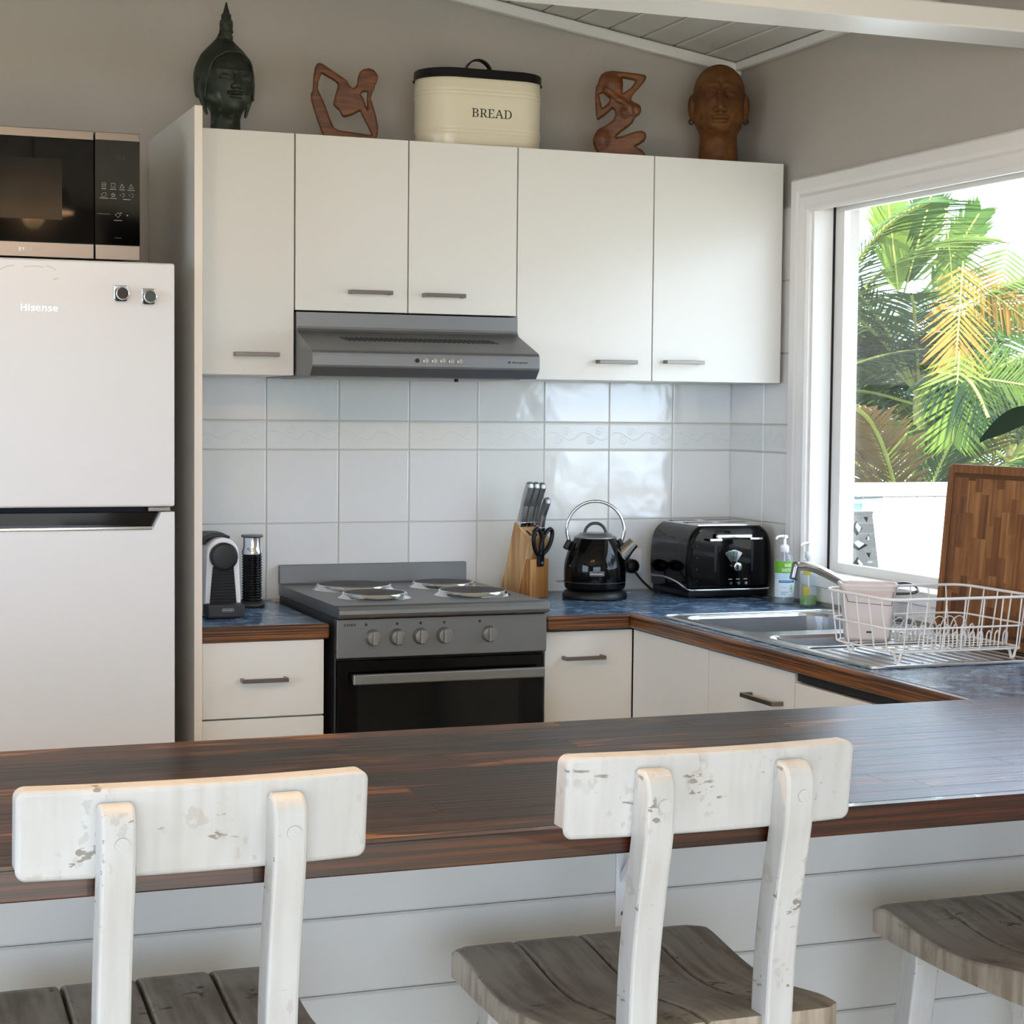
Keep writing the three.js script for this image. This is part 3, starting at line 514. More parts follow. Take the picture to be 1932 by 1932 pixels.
{ // knife block, leaning forward
  const a = 0.349, t = thing('knife_block', 'pale wooden knife block beside the kettle', 'knife block', [-0.693, 0.9005, 0.094], a);
  part('block', metric(profile([[-0.06, 0], [0.014, 0], [0.064, 0.166], [0.0, 0.208]], -0.037, 0.037, 0.0015)), mat.pale, t);
  part('front_holder', metric(profile([[0.012, 0], [0.066, 0], [0.066, 0.108], [0.046, 0.108]], -0.034, 0.034, 0.0015)), mat.pale2, t);
  for (const x of [-0.022, 0.0, 0.022]) part('slot', bx(-0.0025, 0.0025, -0.002, 0.0008, -0.011, 0.011, 0).rotateX(0.585).translate(x, 0.180, 0.045), mat.black, t);
  // knives: steel handles, blades down inside the block
  const handleGeo = (L, w) => ext(poly([[-0.012, 0], [0.010, 0], [0.009, 0.012], [0.0065, L * 0.45], [0.011, L - 0.026], [0.0125, L - 0.014], [0.008, L - 0.004], [0, L], [-0.007, L - 0.004], [-0.012, L * 0.7], [-0.0125, 0.012]].map(([z, y]) => [-z, y])), w, 0.0045).rotateY(PI / 2).translate(-w / 2, 0, 0);
  const dir = Math.atan2(0.05, 0.166);
  const kn = (x, z, y, L, w, lab) => {
    const g = thing('kitchen_knife', lab, 'knife', [-0.693 + x * Math.cos(a) + z * Math.sin(a), 0.9005 + y, 0.094 - x * Math.sin(a) + z * Math.cos(a)], a, 'knives in the wooden block');
    const h = part('handle', handleGeo(L, w), M(0xb4b2ae, 0.3, { metalness: 1 }), g); h.rotation.x = dir;
    const e = part('bolster', bx(-w / 2 - 0.0006, w / 2 + 0.0006, -0.003, 0.012, -0.0132, 0.011, 0.002), mat.chrome, g); e.rotation.x = dir;
    return g;
  };
  kn(-0.023, 0.012, 0.2, 0.128, 0.019, 'tall steel handled knife in the block, farthest from the scissors');
  kn(0.0, 0.012, 0.2, 0.127, 0.019, 'tall steel handled knife in the middle of the block');
  kn(0.0235, 0.012, 0.2, 0.125, 0.019, 'tall steel handled knife in the block, beside the small knife');
  kn(0.030, 0.034, 0.185, 0.098, 0.015, 'short steel handled knife at the edge of the block');
  const s = thing('kitchen_scissors', 'black handled kitchen scissors in the knife block front holder', 'scissors', [-0.693 + 0.056 * Math.sin(a), 0.9005 + 0.1, 0.094 + 0.056 * Math.cos(a)], a);
  const loop = (x, r) => { const p = []; for (let i = 0; i < 14; i++) { const q = i / 14 * 2 * PI, u = Math.cos(q) * 0.0155, v = Math.sin(q) * 0.036; p.push([x + u * Math.cos(r) - v * Math.sin(r), 0.058 + u * Math.sin(r) + v * Math.cos(r), 0.014 + 0.12 * 0]); } return tube(p, 0.006, 8, 48, true); };
  const lp = part('handles', join(loop(-0.0125, 0.16), loop(0.0185, -0.42), bx(-0.0035, 0.0085, 0.012, 0.078, 0.009, 0.019, 0.003), bx(-0.011, 0.011, -0.012, 0.026, 0.008, 0.019, 0.004)), mat.black, s); lp.rotation.x = 0.05;
  part('pivot', cyl(0.0042, 0.0042, 0.003, 16).rotateX(PI / 2).translate(0.001, -0.002, 0.0185), mat.chrome, s, 'steel pivot screw');
  part('blades', bx(-0.009, 0.009, -0.085, -0.005, -0.002, 0.001, 0.0005), mat.steel, s);
}
{ // kettle
  const t = thing('kettle', 'glossy black dome kettle with steel arch handle', 'kettle', [-0.522, 0.9005, 0.2], -0.362);
  part('power_base', lathe([[0, 0], [0.088, 0], [0.0905, 0.003], [0.09, 0.012], [0.084, 0.021], [0.074, 0.024], [0, 0.024]]), mat.blackPlastic, t);
  const b = part('body', lathe([[0, 0.025], [0.076, 0.025], [0.082, 0.028], [0.0855, 0.036], [0.0865, 0.06], [0.0865, 0.085], [0.084, 0.105], [0.078, 0.127], [0.07, 0.147], [0.062, 0.162], [0.058, 0.168]], 64), mat.gloss, t);
  part('band', lathe([[0.0866, 0.046], [0.0869, 0.0465], [0.0869, 0.048], [0.0866, 0.0485]], 64), mat.charcoal, b);
  const l = part('lid', lathe([[0.058, 0.167], [0.06, 0.169], [0.058, 0.172], [0.046, 0.177], [0.044, 0.181], [0.03, 0.183], [0, 0.184]], 48), mat.steel, t, 'brushed steel lid');
  part('lid_loop', tube([[-0.031, 0.18, 0], [-0.024, 0.196, 0], [-0.01, 0.207, 0], [0.01, 0.207, 0], [0.024, 0.196, 0], [0.031, 0.18, 0]], 0.0042, 8, 30), M(0x4a4948, 0.3, { metalness: 0.8 }), l);
  const hp = []; for (let i = 0; i <= 16; i++) { const q = -0.42 + (PI + 0.84) * i / 16; hp.push([0.0795 * Math.cos(q), 0.19 + 0.0795 * Math.sin(q), 0]); }
  part('handle', tube(hp, 0.0046, 10, 64), mat.chrome, t, 'steel arch handle');
  part('handle_mount', bx(-0.008, 0.008, -0.016, 0.012, -0.012, 0.012, 0.004, 2).rotateZ(-0.5).translate(-0.076, 0.15, 0), mat.black, t);
  part('handle_mount', bx(-0.006, 0.006, -0.014, 0.012, -0.01, 0.01, 0.003, 2).rotateZ(0.5).translate(0.072, 0.154, 0), mat.black, t);
  const sp = lathe([[0.026, 0], [0.019, 0.03], [0.0165, 0.052], [0.0145, 0.052], [0.017, 0.03], [0.022, 0]], 28); sp.rotateZ(-0.78);
  part('spout', sp.translate(0.07, 0.12, 0.004), M(0x9a938a, 0.25, { metalness: 1 }), t, 'steel spout');
  const bd = part('badge', join(ext(rrect(0.04, 0.0125, 0.002), 0.001, 0.0003)).translate(0.002, 0.0745, 0.0864), mat.chrome, t, 'framed name badge');
  part('badge_field', ext(rrect(0.0375, 0.0098, 0.001), 0.0006).translate(0.002, 0.0745, 0.0872), mat.black, bd);
  part('badge_text', text('KitchenAid', 'bold', 0.033, 0.0048, 0.0004).translate(0.002, 0.0745, 0.0877), mat.plasticWhite, bd);
  part('switch', join(bx(-0.012, 0.012, -0.002, 0.002, -0.008, 0.008, 0.0015).translate(-0.096, 0.046, 0), cyl(0.003, 0.003, 0.01, 10).rotateZ(PI / 2).translate(-0.082, 0.046, 0)), mat.satin, t);
}
{ // toaster, in the corner
  const x0 = -0.289, x1 = -0.022, z0 = 0.055, z1 = 0.31, t = thing('toaster', 'glossy black four slice toaster with chrome trim in the corner', 'toaster', [-0.1555, 0.9005, 0.18]);
  const w = x1 - x0, d = z1 - z0;
  // body: rounded shoulders in front view, slight bulge towards the foot
  const s = new THREE.Shape(); s.moveTo(-w / 2 + 0.004, 0.024); s.lineTo(w / 2 - 0.004, 0.024); s.quadraticCurveTo(w / 2 + 0.004, 0.08, w / 2 - 0.004, 0.15); s.quadraticCurveTo(w / 2 - 0.01, 0.19, w / 2 - 0.04, 0.203); s.lineTo(-w / 2 + 0.04, 0.203); s.quadraticCurveTo(-w / 2 + 0.01, 0.19, -w / 2 + 0.004, 0.15); s.quadraticCurveTo(-w / 2 - 0.004, 0.08, -w / 2 + 0.004, 0.024);
  const b = part('body', ext(s, d, 0.014, { bevelSegments: 4, curveSegments: 12 }).translate(0, 0, -d / 2), mat.gloss, t);
  part('base', bx(-w / 2 + 0.008, w / 2 - 0.008, 0.004, 0.024, -d / 2 + 0.008, d / 2 - 0.008, 0.006, 2), mat.black, t);
  for (const x of [-0.1, 0.1]) for (const z of [-0.09, 0.09]) part('foot', cyl(0.012, 0.012, 0.005, 16, x, 0, z), mat.blackPlastic, t);
  part('chrome_band', tube([[-w / 2 - 0.001, 0.05, -d / 2 + 0.02], [-w / 2 - 0.002, 0.05, 0], [-w / 2 - 0.001, 0.042, d / 2 - 0.06], [-w / 2 + 0.006, 0.027, d / 2 - 0.01], [-w / 2 + 0.03, 0.025, d / 2 + 0.002], [0, 0.025, d / 2 + 0.004], [w / 2 - 0.03, 0.025, d / 2 + 0.002], [w / 2 - 0.006, 0.03, d / 2 - 0.01]], 0.0032, 6, 60), mat.chrome, t, 'chrome trim band');
  const top = part('top_plate', bx(-0.095, 0.095, 0.2, 0.2075, -d / 2 + 0.02, d / 2 - 0.02, 0.003, 2), mat.chrome, t, 'chrome top plate');
  for (const x of [-0.055, 0.055]) for (const z of [-0.05, 0.05]) part('slot', bx(x - 0.04, x + 0.04, 0.2068, 0.2079, z - 0.014 - 0.02, z + 0.014 - 0.02, 0), mat.black, top);
  for (const x of [-0.048, 0.067]) part('lever_track', bx(x - 0.0035, x + 0.0035, 0.075, 0.16, d / 2 - 0.001, d / 2 + 0.0008, 0.0005), mat.black, t);
  const lv = part('lever', join(bx(-0.053, 0.062, 0.166, 0.181, d / 2 + 0.003, d / 2 + 0.016, 0.006, 2), bx(-0.075, -0.036, 0.161, 0.169, d / 2 + 0.002, d / 2 + 0.02, 0.002), bx(0.05, 0.09, 0.164, 0.171, d / 2 + 0.002, d / 2 + 0.02, 0.002)), mat.chrome, t, 'chrome lever bar');
  const fan = new THREE.Shape(); fan.absarc(0, 0, 0.047, PI / 2 - 0.62, PI / 2 + 0.62); fan.absarc(0, 0, 0.016, PI / 2 + 0.62, PI / 2 - 0.62, true);
  const dl = part('dial_plate', ext(fan, 0.003, 0.0008).translate(0.008, 0.088, d / 2), mat.chrome, t, 'chrome fan shaped browning scale');
  for (const q of [-0.28, 0, 0.28]) part('mark', bx(-0.0008, 0.0008, 0.022, 0.043, 0, 0.0006, 0).rotateZ(q).translate(0.008, 0.088, d / 2 + 0.003), mat.charcoal, dl);
  part('dial_knob', lathe([[0, 0.014], [0.011, 0.014], [0.0128, 0.012], [0.0128, 0]], 28).rotateX(PI / 2).translate(0.017, 0.0885, d / 2), mat.chrome, t);
  for (let i = 0; i < 3; i++) { part('button', cyl(0.0048, 0.0042, 0.005, 18).rotateX(PI / 2).translate(0.0 + i * 0.0235, 0.0425, d / 2), mat.chrome, t); part('button_mark', bx(-0.006 + i * 0.0235, 0.005 + i * 0.0235, 0.0525, 0.054, d / 2, d / 2 + 0.0004, 0), mat.plasticWhite, t); }
  const pyr = new THREE.ConeGeometry(0.016, 0.004, 4).rotateX(PI / 2);
  for (let i = 0; i < 4; i++) { const m = part('facet', pyr, mat.gloss, t); m.position.set(-0.105, 0.05 + i * 0.032, d / 2 - 0.001); }
}
{ // power point, plugs and cords behind
  const t = thing('power_outlet', 'white double power point behind kettle and toaster', 'outlet', [-0.352, 0.985, 0.0085]);
  part('plate', bx(-0.058, 0.058, -0.036, 0.036, 0, 0.009, 0.003, 2), mat.plasticWhite, t);
  for (const x of [-0.034, 0.04]) part('rocker_switch', bx(x - 0.006, x + 0.006, 0.016, 0.028, 0.009, 0.013, 0.001), mat.plasticWhite, t);
  for (const [x, lab, cord] of [[-0.388, 'round black plug in the power point, nearer the kettle', [[-0.388, 0.958, 0.05], [-0.39, 0.93, 0.07], [-0.40, 0.906, 0.09], [-0.43, 0.904, 0.11]]], [-0.336, 'round black plug in the power point, nearer the toaster', [[-0.336, 0.958, 0.058], [-0.325, 0.935, 0.085], [-0.31, 0.914, 0.11], [-0.297, 0.904, 0.13]]]]) {
    const p = thing('power_plug', lab, 'plug', [x, 0.972, 0.018]);
    part('body', lathe([[0, 0.034], [0.014, 0.034], [0.0205, 0.028], [0.0215, 0.004], [0.02, 0], [0, 0]], 28).rotateX(PI / 2), mat.black, p);
    wpart('cord', tube(cord, 0.0035, 8, 24), mat.blackPlastic, p);
  }
}
{ // pump bottles by the window
  const label = canvasTex(768, 512, (c, w, h) => {
    c.fillStyle = '#dcebf4'; c.fillRect(0, 0, w, h); c.fillStyle = '#6fb52c'; c.fillRect(0, 0, w, h * 0.33);
    c.fillStyle = '#eef6d8'; c.font = 'bold 62px sans-serif'; c.textAlign = 'center'; c.fillText('HAND', w * 0.5, 78); c.fillText('SANITISER', w * 0.5, 146);
    c.fillStyle = '#bfe0f2'; c.fillRect(0, h * 0.33, w, h * 0.17); c.fillStyle = '#27568e'; c.fillRect(w * 0.2, h * 0.53, w * 0.6, 34); c.fillStyle = '#9fc4e4'; c.fillRect(w * 0.24, h * 0.55, w * 0.42, 10);
    c.strokeStyle = '#7fae34'; c.lineWidth = 12; c.beginPath(); c.arc(w * 0.64, h * 0.75, 44, 0, 7); c.stroke(); c.fillStyle = '#7fae34'; c.beginPath(); c.arc(w * 0.64, h * 0.75, 22, 0, 7); c.fill();
    c.fillStyle = '#7f9cb4'; for (const [x, y, l] of [[0.3, 0.72, 30], [0.4, 0.72, 30], [0.28, 0.85, 180], [0.28, 0.9, 120]]) c.fillRect(w * x, h * y, l, 10);
  });
  const pump = (t, y, k = 1, m = mat.plasticWhite) => {
    const p = part('pump', lathe([[0, 0], [0.0125, 0], [0.0125, 0.016], [0.009, 0.02], [0.004, 0.021], [0.004, 0.04]].map(([r, q]) => [r * k, q * k]), 24).translate(0, y, 0), m, t, 'white pump top');
    part('nozzle', join(bx(-0.0065, 0.0065, 0.038, 0.047, -0.007, 0.007, 0.002, 2), tube([[-0.004, 0.0445, 0], [-0.02, 0.0445, 0], [-0.032, 0.042, 0.0], [-0.036, 0.037, 0]], 0.0032, 8, 20)).scale(k, k, k).rotateY(0.36).translate(0, y, 0), m, p);
    part('dip_tube', cyl(0.002, 0.002, y - 0.01, 8, 0, 0.008, 0), m, p);
  };
  let t = thing('pump_bottle', 'clear hand sanitiser pump bottle with green and blue label', 'bottle', [-0.077, 0.9005, 0.472], 0);
  const clear = new THREE.MeshPhysicalMaterial({ color: 0xf4f8fa, roughness: 0.08, transmission: 0.92, thickness: 0, ior: 1.45 });
  part('bottle', lathe([[0, 0], [0.024, 0], [0.0275, 0.004], [0.028, 0.1], [0.026, 0.118], [0.019, 0.132], [0.012, 0.138], [0.0115, 0.142]], 40), clear, t);
  part('gel', lathe([[0, 0.002], [0.0245, 0.002], [0.0262, 0.006], [0.0262, 0.105], [0, 0.105]], 32), new THREE.MeshPhysicalMaterial({ color: 0xe6eef0, roughness: 0.05, transmission: 0.9, thickness: 0 }), t);
  part('label', new THREE.CylinderGeometry(0.0284, 0.0284, 0.098, 40, 1, true, -1.6, 2.9).translate(0, 0.068, 0), M(0xffffff, 0.4, { map: label, side: THREE.DoubleSide }), t, 'printed label with green and blue bands');
  pump(t, 0.14);
  t = thing('pump_bottle', 'slim clear pump bottle with pale green soap by the window frame', 'bottle', [-0.047, 0.9005, 0.552], 0);
  part('bottle', lathe([[0, 0], [0.02, 0], [0.0225, 0.004], [0.0225, 0.104], [0.02, 0.118], [0.011, 0.126], [0.0105, 0.132]], 36), clear, t);
  part('soap', lathe([[0, 0.002], [0.02, 0.002], [0.0212, 0.006], [0.0212, 0.028], [0, 0.028]], 32), new THREE.MeshPhysicalMaterial({ color: 0xa8d880, roughness: 0.1, transmission: 0.55, thickness: 0 }), t, 'pale green soap');
  part('sticker', join(...[[0.03, -0.9], [0.085, -0.75]].map(([y, a]) => new THREE.CylinderGeometry(0.0228, 0.0228, 0.024, 12, 1, true, a - 0.4, 0.9).translate(0, y + 0.012, 0))), M(0xb9b040, 0.5, { side: THREE.DoubleSide }), t, 'yellow green fruit stickers');
  pump(t, 0.13, 0.92);
}

// ================================================================ SINK, TAP, DISH RACK
{
  const t = thing('sink', 'stainless steel double bowl sink with ribbed drainer', 'sink', [-0.3, 0.9005, 1.19]);
  const sh = rrect(0.502, 1.014, 0.02, -0.3, -1.19);
  const bowls = [[-0.31, 0.895, 0.4, 0.36, 0.16, 0.06], [-0.33, 1.245, 0.35, 0.2, 0.1, 0.05]];
  for (const [x, z, w, d, , r] of bowls) sh.holes.push(rrect(w, d, r, x, -z, THREE.Path));
  sh.holes.push(rrect(0.43, 0.31, 0.02, -0.3, -1.515, THREE.Path));
  wpart('deck', metric(ext(sh, 0.0035, 0.0012).rotateX(-PI / 2).translate(0, 0.9003, 0)), mat.sink, t);
  wpart('rim', join(...[[0.502, 1.014, 0.02]].map(([w, d, r]) => { const pts = rrect(w - 0.008, d - 0.008, r, -0.3, -1.19).getSpacedPoints(80).map((p) => V(p.x, 0.904, -p.y)); return new THREE.TubeGeometry(new THREE.CatmullRomCurve3(pts.slice(0, -1), true), 160, 0.003, 6, true); })), mat.sink, t, 'raised rolled rim');
  const ring = (w, d, r, x, z, y) => rrect(w, d, r, x, -z).getSpacedPoints(64).slice(0, -1).map((p) => [p.x, y, -p.y]);
  function loft(rings, cap) {
    const pos = [], idx = [], n = rings[0].length; rings.forEach((q) => q.forEach((p) => pos.push(...p)));
    for (let i = 0; i + 1 < rings.length; i++) for (let j = 0; j < n; j++) { const a = i * n + j, b = i * n + (j + 1) % n; idx.push(a, b, a + n, b, b + n, a + n); }
    if (cap) { const c = pos.length / 3, q = rings[rings.length - 1]; pos.push(q.reduce((s, p) => s + p[0], 0) / n, q[0][1], q.reduce((s, p) => s + p[2], 0) / n); for (let j = 0; j < n; j++) idx.push((rings.length - 1) * n + j, (rings.length - 1) * n + (j + 1) % n, c); }
    const g = new THREE.BufferGeometry(); g.setAttribute('position', new THREE.Float32BufferAttribute(pos, 3)); g.setIndex(idx); g.computeVertexNormals(); return metric(mergeVertices(g));
  }
  const sinkIn = mat.sink.clone(); sinkIn.side = THREE.DoubleSide;
  for (const [x, z, w, d, h, r] of bowls) {
    const rs = [[0, 0.9036, 0.004], [0, 0.901, -0.0005], [0.004, 0.895, -0.003], [0.008, 0.9 - h * 0.6, -0.006], [0.014, 0.91 - h, -0.012], [0.03, 0.9025 - h, -0.03], [0.07, 0.9 - h, -0.08]];
    const g = loft(rs.map(([, y, k]) => ring(w + k * 2, d + k * 2, Math.max(0.012, r + k), x, z, y)), true); g.computeVertexNormals();
    const b = wpart('bowl', g, sinkIn, t);
    wpart('waste', lathe([[0, 0.001], [0.02, 0.001], [0.034, 0.004], [0.04, 0.001]], 28).translate(x, 0.9 - h, z), mat.chrome, b);
  }
  const dr = wpart('drainer', bx(-0.513, -0.087, 0.8975, 0.9005, 1.362, 1.668, 0.001), mat.sink, t, 'ribbed draining board');
  for (let i = 0; i < 13; i++) wpart('rib', new THREE.CapsuleGeometry(0.0055, 0.25, 3, 8).rotateX(PI / 2).scale(1, 0.55, 1).translate(-0.497 + i * 0.033, 0.9003, 1.515), mat.sink, dr);
  // tap: spout reaches over the large bowl, loop lever
  const f = thing('kitchen_tap', 'chrome mixer tap with long spout over the sink', 'tap', [-0.085, 0.904, 0.985]);
  part('base', lathe([[0, 0], [0.026, 0], [0.026, 0.006], [0.021, 0.012], [0.02, 0.05], [0.017, 0.062], [0, 0.066]], 32), mat.chrome, f);
  part('spout', tube([[-0.01, 0.04, 0], [-0.05, 0.068, 0], [-0.11, 0.103, -0.01], [-0.165, 0.131, -0.022], [-0.2, 0.142, -0.03], [-0.222, 0.142, -0.035]], 0.0115, 12, 40), mat.chrome, f);
  part('aerator', join(lathe([[0, -0.026], [0.0095, -0.026], [0.0105, -0.02], [0.0105, 0.004], [0.0115, 0.012], [0.009, 0.018], [0, 0.019]], 24)).rotateZ(-0.2).translate(-0.226, 0.134, -0.036), M(0x8d8f92, 0.2, { metalness: 1 }), f);
  part('lever', tube([[0.0, 0.062, 0], [0.012, 0.085, 0.012], [0.03, 0.1, 0.03], [0.038, 0.1, 0.075], [0.03, 0.09, 0.11], [0.015, 0.082, 0.1], [0.008, 0.075, 0.04], [0.0, 0.062, 0]], 0.0038, 8, 50), M(0x6e6f72, 0.2, { metalness: 1 }), f, 'looped lever');
}
{ // dish rack of white coated wire
  const t = thing('dish_rack', 'white coated wire dish rack on the sink drainer', 'dish rack', [-0.31, 0.903, 1.525]);
  const x0 = -0.49, x1 = -0.132, z0 = 1.385, z1 = 1.668, yb = 0.926, yt = 1.037, ym = 0.975, ins = 0.016, r = 0.0017;
  const loopAt = (y, k, rad) => rrect(x1 - x0 - 2 * k, z1 - z0 - 2 * k, rad, (x0 + x1) / 2, -(z0 + z1) / 2).getSpacedPoints(56).slice(0, -1).map((p) => V(p.x, y, -p.y));
  const ringGeo = (y, k, q, rad = 0.04) => new THREE.TubeGeometry(new THREE.CatmullRomCurve3(loopAt(y, k, rad), true), 120, q, 7, true);
  wpart('rim', ringGeo(yt, 0, 0.0032), mat.wireWhite, t);
  wpart('middle_wire', ringGeo(ym, ins * 0.55, 0.0022), mat.wireWhite, t);
  wpart('base_wire', ringGeo(yb, ins, 0.0024), mat.wireWhite, t);
  const n1 = 7, n2 = 5;
  for (let i = 0; i < n1; i++) { const x = x0 + 0.04 + i * (x1 - x0 - 0.08) / (n1 - 1); for (const [a, b] of [[z0, z0 + ins], [z1, z1 - ins]]) wpart('upright_wire', wire([[x, yt, a], [x, yb, b]], r), mat.wireWhite, t); }
  for (let i = 0; i < n2; i++) { const z = z0 + 0.04 + i * (z1 - z0 - 0.08) / (n2 - 1); for (const [a, b] of [[x0, x0 + ins], [x1, x1 - ins]]) wpart('upright_wire', wire([[a, yt, z], [b, yb, z]], r), mat.wireWhite, t); }
  for (let i = 0; i < 6; i++) { const z = z0 + 0.045 + i * (z1 - z0 - 0.09) / 5; wpart('floor_wire', wire([[x0 + ins, yb, z], [x1 - ins, yb, z]], r), mat.wireWhite, t); }
  // plate prongs, hairpin loops
  for (let i = 0; i < 11; i++) {
    const x = -0.375 + i * 0.021;
    for (const z of [1.475, 1.6]) wpart('prong', tube([[x - 0.005, yb, z], [x - 0.005, yb + 0.024, z + 0.003], [x, yb + 0.033, z + 0.005], [x + 0.005, yb + 0.024, z + 0.003], [x + 0.005, yb, z]], 0.0018, 6, 18), mat.wireWhite, t);
  }
  for (let i = 0; i < 8; i++) { const x = -0.375 + i * 0.026; wpart('plate_loop', tube([[x, yb + 0.002, 1.43], [x + 0.01, yb + 0.035, 1.432], [x + 0.026, yb + 0.046, 1.435], [x + 0.042, yb + 0.035, 1.432], [x + 0.052, yb + 0.002, 1.43]], 0.0014, 6, 22), mat.wireWhite, t); }
  for (const [x, z] of [[x0 + 0.03, 1.46], [x0 + 0.03, z1 - 0.022], [x1 - 0.045, z1 - 0.022], [x1 - 0.045, 1.46]]) wpart('foot', tube([[x - 0.017, yb, z], [x - 0.008, yb - 0.004, z], [x - 0.004, 0.909, z], [x, 0.9065, z], [x + 0.004, 0.909, z], [x + 0.008, yb - 0.004, z], [x + 0.017, yb, z]], 0.0032, 7, 28), mat.wireWhite, t);
  // cutlery caddy standing in the rack
  const c = thing('cutlery_caddy', 'pale plastic cutlery caddy standing in the dish rack', 'caddy', [-0.412, 0.9285, 1.447], -0.42);
  const sec = (w, d, y) => rrect(w, d, 0.012).getSpacedPoints(48).slice(0, -1).map((p) => [p.x, y, p.y]);
  const shell = (rings) => { const pos = [], idx = [], n = rings[0].length; rings.forEach((q) => q.forEach((p) => pos.push(...p))); for (let i = 0; i + 1 < rings.length; i++) for (let j = 0; j < n; j++) { const a = i * n + j, b = i * n + (j + 1) % n; idx.push(a, a + n, b, b, a + n, b + n); } const cc = pos.length / 3; pos.push(0, rings[0][0][1], 0); for (let j = 0; j < n; j++) idx.push(cc, j, (j + 1) % n); const g = new THREE.BufferGeometry(); g.setAttribute('position', new THREE.Float32BufferAttribute(pos, 3)); g.setIndex(idx); g.computeVertexNormals(); return g; };
  const pm = mat.plasticPink.clone(); pm.side = THREE.DoubleSide;
  const bd = part('tub', shell([sec(0.092, 0.062, 0), sec(0.097, 0.066, 0.01), sec(0.117, 0.078, 0.115), sec(0.124, 0.084, 0.118), sec(0.124, 0.084, 0.124), sec(0.114, 0.074, 0.124), sec(0.094, 0.062, 0.008)]), pm, c);
  const fz = 0.0385;
  const tilt = 0.057;
  const fr = part('panel_line', join(wire([[-0.054, 0.108, 0], [-0.047, 0.086, 0], [0.047, 0.078, 0], [0.05, 0.108, 0]], 0.0008)).rotateX(tilt).translate(0, 0, 0.0322), M(0x6a5f5c, 0.6), bd);
  const em = new THREE.Shape(); em.moveTo(-0.05, 0); em.quadraticCurveTo(0, -0.034, 0.05, 0); em.lineTo(-0.05, 0);
  part('emblem', ext(em, 0.0008).rotateX(tilt).translate(0, 0.11, 0.0382), M(0xdccbc6, 0.4), bd);
  part('mark', bx(-0.006, 0.006, 0.018, 0.022, 0.0342, 0.0352, 0), mat.charcoal, bd);
}
{ // large cutting board leaning on the window sill
  const t = thing('cutting_board', 'large wooden block cutting board leaning against the window', 'cutting board', [-0.1055, 0.905, 1.475], 0);
  const lean = Math.atan2(0.033, 0.4), W = 0.45, H = 0.402, th = 0.026;
  const body = new THREE.Group(); 
  const mats = [0xd8ccb4, 0xc8b89c, 0xb8a484, 0xdcd0b8, 0xa89274].map((c, k) => M(c, 0.5, { map: again(T.boardWood, k * 0.27, k * 0.41) }));
  const place = (m) => { m.rotation.z = -lean; return m; };
  place(part('core', bx(-0.004, th - 0.006, 0.003, H - 0.003, -W / 2 + 0.003, W / 2 - 0.003, 0.004, 2), M(0x5c3a1e, 0.7), t));
  const rim = 0.022, gr = 0.009, y0 = rim + gr, cols = 14, cw = (W - 2 * (rim + gr)) / cols;
  for (let i = 0; i < cols; i++) { let y = y0 - R(0, 0.06); while (y < H - y0) { const l = R(0.05, 0.11), a = Math.max(y, y0), b = Math.min(y + l, H - y0); if (b - a > 0.006) place(part('block', bx(-0.0078, 0.002, a, b, -W / 2 + rim + gr + i * cw, -W / 2 + rim + gr + (i + 1) * cw, 0.0004), mats[Math.floor(rnd() * 5)], t)); y += l; } }
  const rimG = (() => { const s = rrect(W, H, 0.02, 0, H / 2); s.holes.push(rrect(W - 2 * rim, H - 2 * rim, 0.008, 0, H / 2, THREE.Path)); return metric(ext(s, 0.02, 0.003).rotateY(-PI / 2).translate(0.0122, 0, 0)); })();
  place(part('border', rimG, mats[2], t, 'rounded border outside the juice groove'));
}
{ // leaf of a plant on the window ledge
  const t = thing('potted_plant', 'glossy dark leaf of a potted plant on the window ledge', 'plant', [0.02, 0.9865, 1.62]);
  const lm = M(0x16351a, 0.22, { clearcoat: 0.4, side: THREE.DoubleSide });
  const leaf = (a, b, w, droop) => {                      // blade between two local points
    const A = V(...a), B = V(...b), d = B.clone().sub(A), side = V().crossVectors(d, V(0.75, 0.25, 0.6)).normalize(), pos = [], idx = [], n = 12;
    for (let i = 0; i <= n; i++) { const q = i / n, c = A.clone().addScaledVector(d, q); c.y += Math.sin(q * PI) * droop; const ww = w * Math.pow(Math.sin(Math.min(1, q * 1.02) * PI * 0.96 + 0.06), 0.7) * (1 - 0.25 * q); for (const s of [-1, 0, 1]) { const p = c.clone().addScaledVector(side, s * ww); if (!s) p.y -= 0.006; pos.push(p.x, p.y, p.z); } if (i < n) for (const k of [0, 1]) { const o = i * 3 + k; idx.push(o, o + 1, o + 3, o + 1, o + 4, o + 3); } }
    const g = new THREE.BufferGeometry(); g.setAttribute('position', new THREE.Float32BufferAttribute(pos, 3)); g.setIndex(idx); g.computeVertexNormals(); return g;
  };
  part('pot', lathe([[0, 0], [0.042, 0], [0.055, 0.09], [0.058, 0.092], [0.058, 0.1], [0.052, 0.1], [0.05, 0.085], [0, 0.085]], 32), M(0xb9b4aa, 0.6), t);
  part('stem', tube([[0, 0.085, 0], [-0.01, 0.2, -0.005], [-0.02, 0.33, -0.01], [-0.03, 0.44, -0.05], [-0.045, 0.444, -0.1]], 0.0035, 6, 24), M(0x3c5a24, 0.5), t);
  part('leaf', leaf([-0.045, 0.444, -0.1], [-0.075, 0.375, -0.285], 0.027, 0.012), lm, t, 'dark glossy leaf');
  part('leaf', leaf([-0.02, 0.33, -0.01], [-0.06, 0.42, 0.12], 0.03, 0.02), lm, t);
  part('leaf', leaf([-0.01, 0.2, 0], [-0.03, 0.3, 0.15], 0.03, 0.03), lm, t);
  part('leaf', leaf([0, 0.1, 0], [0.0, 0.26, 0.13], 0.032, 0.03), lm, t);
}
